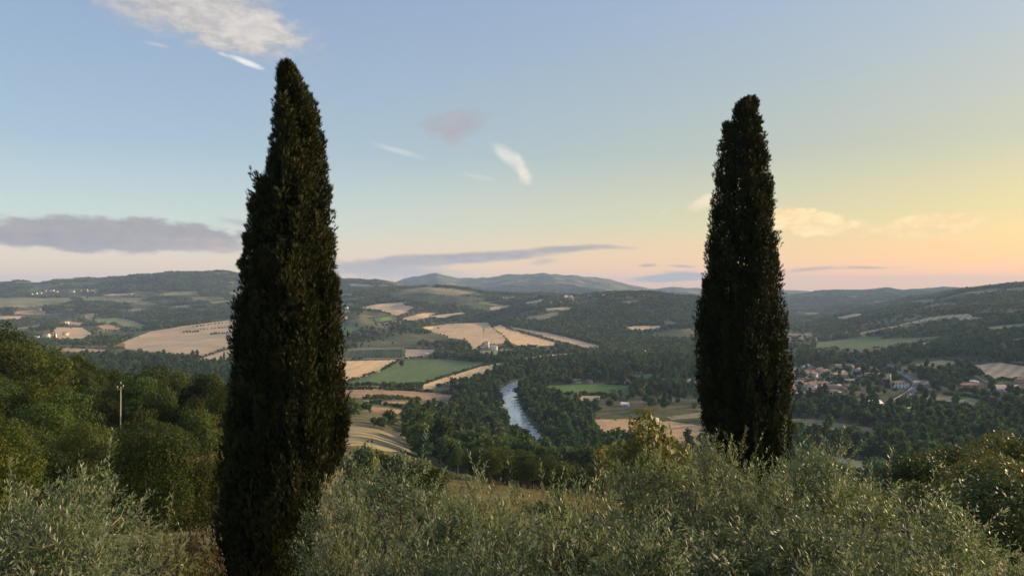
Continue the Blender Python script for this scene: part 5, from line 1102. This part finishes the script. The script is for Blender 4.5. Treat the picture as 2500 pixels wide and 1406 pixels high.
# small rustic fort / villa lines of trees: single trees one can pick out
LONE = [(981, 896, 13.5, 'lone round tree standing in the big green field'), (1183, 893, 7, 'small round tree at the right corner of the big green field'), (1070, 804, 8, 'lone tree in the large sloping tan field'), (2110, 1135, 7, 'small lone tree on the tan field at lower right')]
for u, v, h, lab in LONE:
    x, y, z = at_px(u, v, 200.); make_tree('lone_tree', RIV_C[0], RIV_T[0], (x, y, z - .2), 1.0, h / 12, lab, 'lone trees in the fields')
def dark_spire(u, v, hp, lab):
    x, y, z = at_px(u, v, 300.); h = hp * y / F
    root = tag(obj('far_cypress', None, None, (x, y, z)), lab, 'cypress tree', 'far cypresses'); g_ = np.random.default_rng(u)
    n = 500; t = g_.uniform(0, 1, n); w = h * .11 * np.sin(np.pi * np.clip(t, .04, 1) ** .6) ; a_ = g_.uniform(0, 6.28, n); P = np.stack([w * np.cos(a_), w * np.sin(a_), .3 + t * (h - .3)], 1)
    V_, F_ = blades(P, unit(np.stack([np.cos(a_) * .3, np.sin(a_) * .3, np.ones(n)], 1)), np.stack([np.cos(a_), np.sin(a_), 0 * a_], 1), h * .1, h * .04)
    obj('crown', mesh('far_cypress_crown', V_, F_, tint=np.repeat(g_.uniform(0, 1, n), 4), mats=[M['cypress2']]), root)
    V_, F_ = tubes([[(0, 0, -.3), (0, 0, h * .8)]], [[.25, .05]], 5); obj('trunk', mesh('far_cypress_trunk', V_, F_, mats=[M['bark']]), root)
dark_spire(547, 882, 24, 'small dark cypress beside the left cypress, in the tan field below'); dark_spire(134, 832, 20, 'dark cypress before the lower left farm'); dark_spire(1670, 945, 16, 'small dark cypress left of the right cypress by the road'); dark_spire(1243, 846, 14, 'pointed dark tree right of the pale stone tower')
# hedges: rows of bushes, each bush its own
HB = [crown('hedge_bush_crown', 4.5, 2.8, .2, 9, 260, 1.1, M['river'], 300 + k) for k in range(3)]; HB_T = trunk_mesh('hedge_bush_stem', 1.6, .12, M['bark'], 4, 1.2, 3, seed=41)
for path, n, s, lab in [
    ([(1206, 806), (1224, 815)], 4, 1.0, 'bush in the short dark hedge on the large tan field'), ([(1242, 804), (1284, 814), (1330, 826), (1385, 840)], 20, 1.1, 'bush in the hedge between golden slope and long narrow field'),
    ([(1262, 848), (1308, 848)], 12, 1.2, 'bush in the trimmed row right of the stone tower farm'), ([(450, 812), (484, 811)], 6, 1.2, 'bush in the dark clump on the big tan hillside'), ([(472, 799), (520, 792), (570, 788)], 12, .9, 'bush in the upper hedge on the big tan hillside'), ([(480, 806), (530, 802), (575, 800)], 12, .9, 'bush in the middle hedge on the big tan hillside'), ([(515, 817), (575, 812)], 10, 1.1, 'bush in the lower hedge on the big tan hillside'),
    ([(462, 880), (500, 871), (548, 853)], 14, 1.0, 'bush in the dark hedge line beside the left cypress'), ([(940, 948), (985, 952), (1028, 950)], 12, 1.7, 'bush in the hedge below the big green field'), ([(905, 985), (960, 992), (988, 998)], 10, .9, 'bush in the hedge between the brown terraces'), ([(2120, 806), (2188, 797), (2260, 783)], 10, .8, 'bush dotted along the long tan field on the right hillside')]:
    for k in range(n):
        f = k / max(1, n - 1) * (len(path) - 1); i = min(int(f), len(path) - 2); f -= i
        x, y, z = at_px(path[i][0] + (path[i + 1][0] - path[i][0]) * f + g.normal() * 1.0, path[i][1] + (path[i + 1][1] - path[i][1]) * f + g.normal() * .3, 500.)
        s_ = s * g.uniform(.75, 1.25); make_tree('hedge_bush', HB[k % 3], HB_T, (x, y, z - .2), g.uniform(0, 6), s_, lab, lab.replace('bush', 'bushes', 1), 'bush')
# vine rows
def vine_rows():
    g_ = np.random.default_rng(9); a = np.array(ground_at(806, 876, 900)); b = np.array(ground_at(984, 874, 900)); c = np.array(ground_at(984, 852, 900)); d = np.array(ground_at(822, 857, 900))
    for k in range(44):
        f = (k + .5) / 44; p, q = a + (b - a) * f, d + (c - d) * f; n = 40; t = np.linspace(.02, .98, n); x = p[0] + (q[0] - p[0]) * t; y = p[1] + (q[1] - p[1]) * t
        z = zat(x, y) + CZ; hw = .55 + g_.uniform(-.12, .15, n); hh = 1.7 + g_.uniform(-.3, .3, n)
        V = np.concatenate([np.stack([x - hw, y, z + .1], 1), np.stack([x - hw * .7, y, z + hh], 1), np.stack([x + hw * .7, y, z + hh * .95], 1), np.stack([x + hw, y, z + .1], 1)]); i = np.arange(n - 1)
        Q = np.concatenate([np.stack([i + m_ * n, i + (m_ + 1) * n, i + (m_ + 1) * n + 1, i + m_ * n + 1], 1) for m_ in range(3)])
        tag(obj('vine_row', mesh('vine_row', V, Q, tint=np.repeat(g_.uniform(0, 1), len(V)), mats=[M['far']])), 'long green vine row in the dark vineyard right of left cypress', 'vine row', 'vine rows of the vineyard')
vine_rows()
# ------------------------------------------------------------------ roads
def road(path, width, lift, label, m_='asphalt', ymin=400., parapet=None, name='road'):
    P = np.array([ground_at(u, v, ymin)[:2] for u, v in path]); Q = [P[0]]
    for a, b in zip(P[:-1], P[1:]):
        for k in range(1, 9): Q.append(a + (b - a) * k / 8)
    Q = np.array(Q)
    for _ in range(12): Q[1:-1] = (Q[:-2] + 2 * Q[1:-1] + Q[2:]) / 4
    z = zat(Q[:, 0], Q[:, 1]) + CZ + lift
    for _ in range(20): z[1:-1] = (z[:-2] + 2 * z[1:-1] + z[2:]) / 4
    z = np.maximum(z, zat(Q[:, 0], Q[:, 1]) + CZ + .3)
    struct(ribbon(Q, width, z, name, M[m_]), label)
    if parapet:
        T = unit(np.gradient(Q, axis=0)); N = np.stack([-T[:, 1], T[:, 0]], 1); n = len(Q); i = np.arange(n - 1)
        for sg, lab in ((1, parapet[0]), (-1, parapet[1])):
            o1, o2 = Q + N * sg * (width / 2 + .05), Q + N * sg * (width / 2 + .4)
            V = np.concatenate([np.column_stack([o1, z - 3.5]), np.column_stack([o1, z + .8]), np.column_stack([o2, z + .8]), np.column_stack([o2, z - 3.5])])
            Qd = np.concatenate([np.stack([i + k * n, i + (k + 1) * n, i + (k + 1) * n + 1, i + k * n + 1], 1) for k in range(3)])
            tag(obj('parapet_wall', mesh('parapet_wall', V, Qd, mats=[M['concrete']])), lab, 'wall', 'viaduct parapets')
road([(2168, 890), (2190, 907), (2220, 922), (2240, 938), (2236, 950), (2212, 968), (2178, 988), (2145, 1006)], 7, 2.2, 'grey road curving over the low viaduct right of the village', parapet=('pale outer parapet wall along the curved viaduct', 'pale inner parapet wall along the curved viaduct'))
road([(1642, 925), (1636, 940), (1648, 955), (1672, 972)], 7, .4, 'grey road bending left of the right cypress')
road([(1612, 963), (1640, 968), (1662, 975)], 5, .4, 'pale track left of the right cypress', 'concrete')
road([(2330, 898), (2370, 912), (2420, 938), (2440, 950)], 7, .4, 'grey lane behind the orange house')
for u, v, hp, lab in [(2205, 995, 40, 'tall thin mast in the trees below the viaduct'), (2355, 920, 26, 'thin mast on the scrubland behind the orange house')]:
    x, y, z = at_px(u, v); h = hp * y / F; root = tag(obj('lamp_mast', None, None, (x, y, z)), lab, 'mast', 'masts'); V_, F_ = tubes([[(0, 0, -.3), (0, 0, h)]], [[.25, .12]], 6); obj('pole', mesh('mast_pole', V_, F_, mats=[M['concrete']]), root)
    obj('head', boxm('mast_head', -.8, .8, -.3, .3, 0, .25, M['concrete']), root, (0, 0, h))
# ------------------------------------------------------------------ air
hz_m = bpy.data.materials.new('valley_haze'); hz_m.use_nodes = True
hn = hz_m.node_tree; hn.nodes.clear(); ho = hn.nodes.new('ShaderNodeOutputMaterial'); pv = hn.nodes.new('ShaderNodeVolumePrincipled')
pv.inputs['Color'].default_value = (.50, .69, 1.0, 1); pv.inputs['Density'].default_value = 5.6e-5; pv.inputs['Anisotropy'].default_value = 0.0
hn.links.new(pv.outputs[0], ho.inputs['Volume'])
hb = np.array([(x, y, z) for z in (CZ - 140, CZ + 480) for y in (-24500, 24500) for x in (-24500, 24500)], float)
struct(obj('haze', mesh('haze', hb, [(0, 2, 3, 1), (4, 5, 7, 6), (0, 1, 5, 4), (2, 6, 7, 3), (0, 4, 6, 2), (1, 3, 7, 5)], mats=[hz_m])), 'thin blue evening haze lying over the valley', 'stuff')
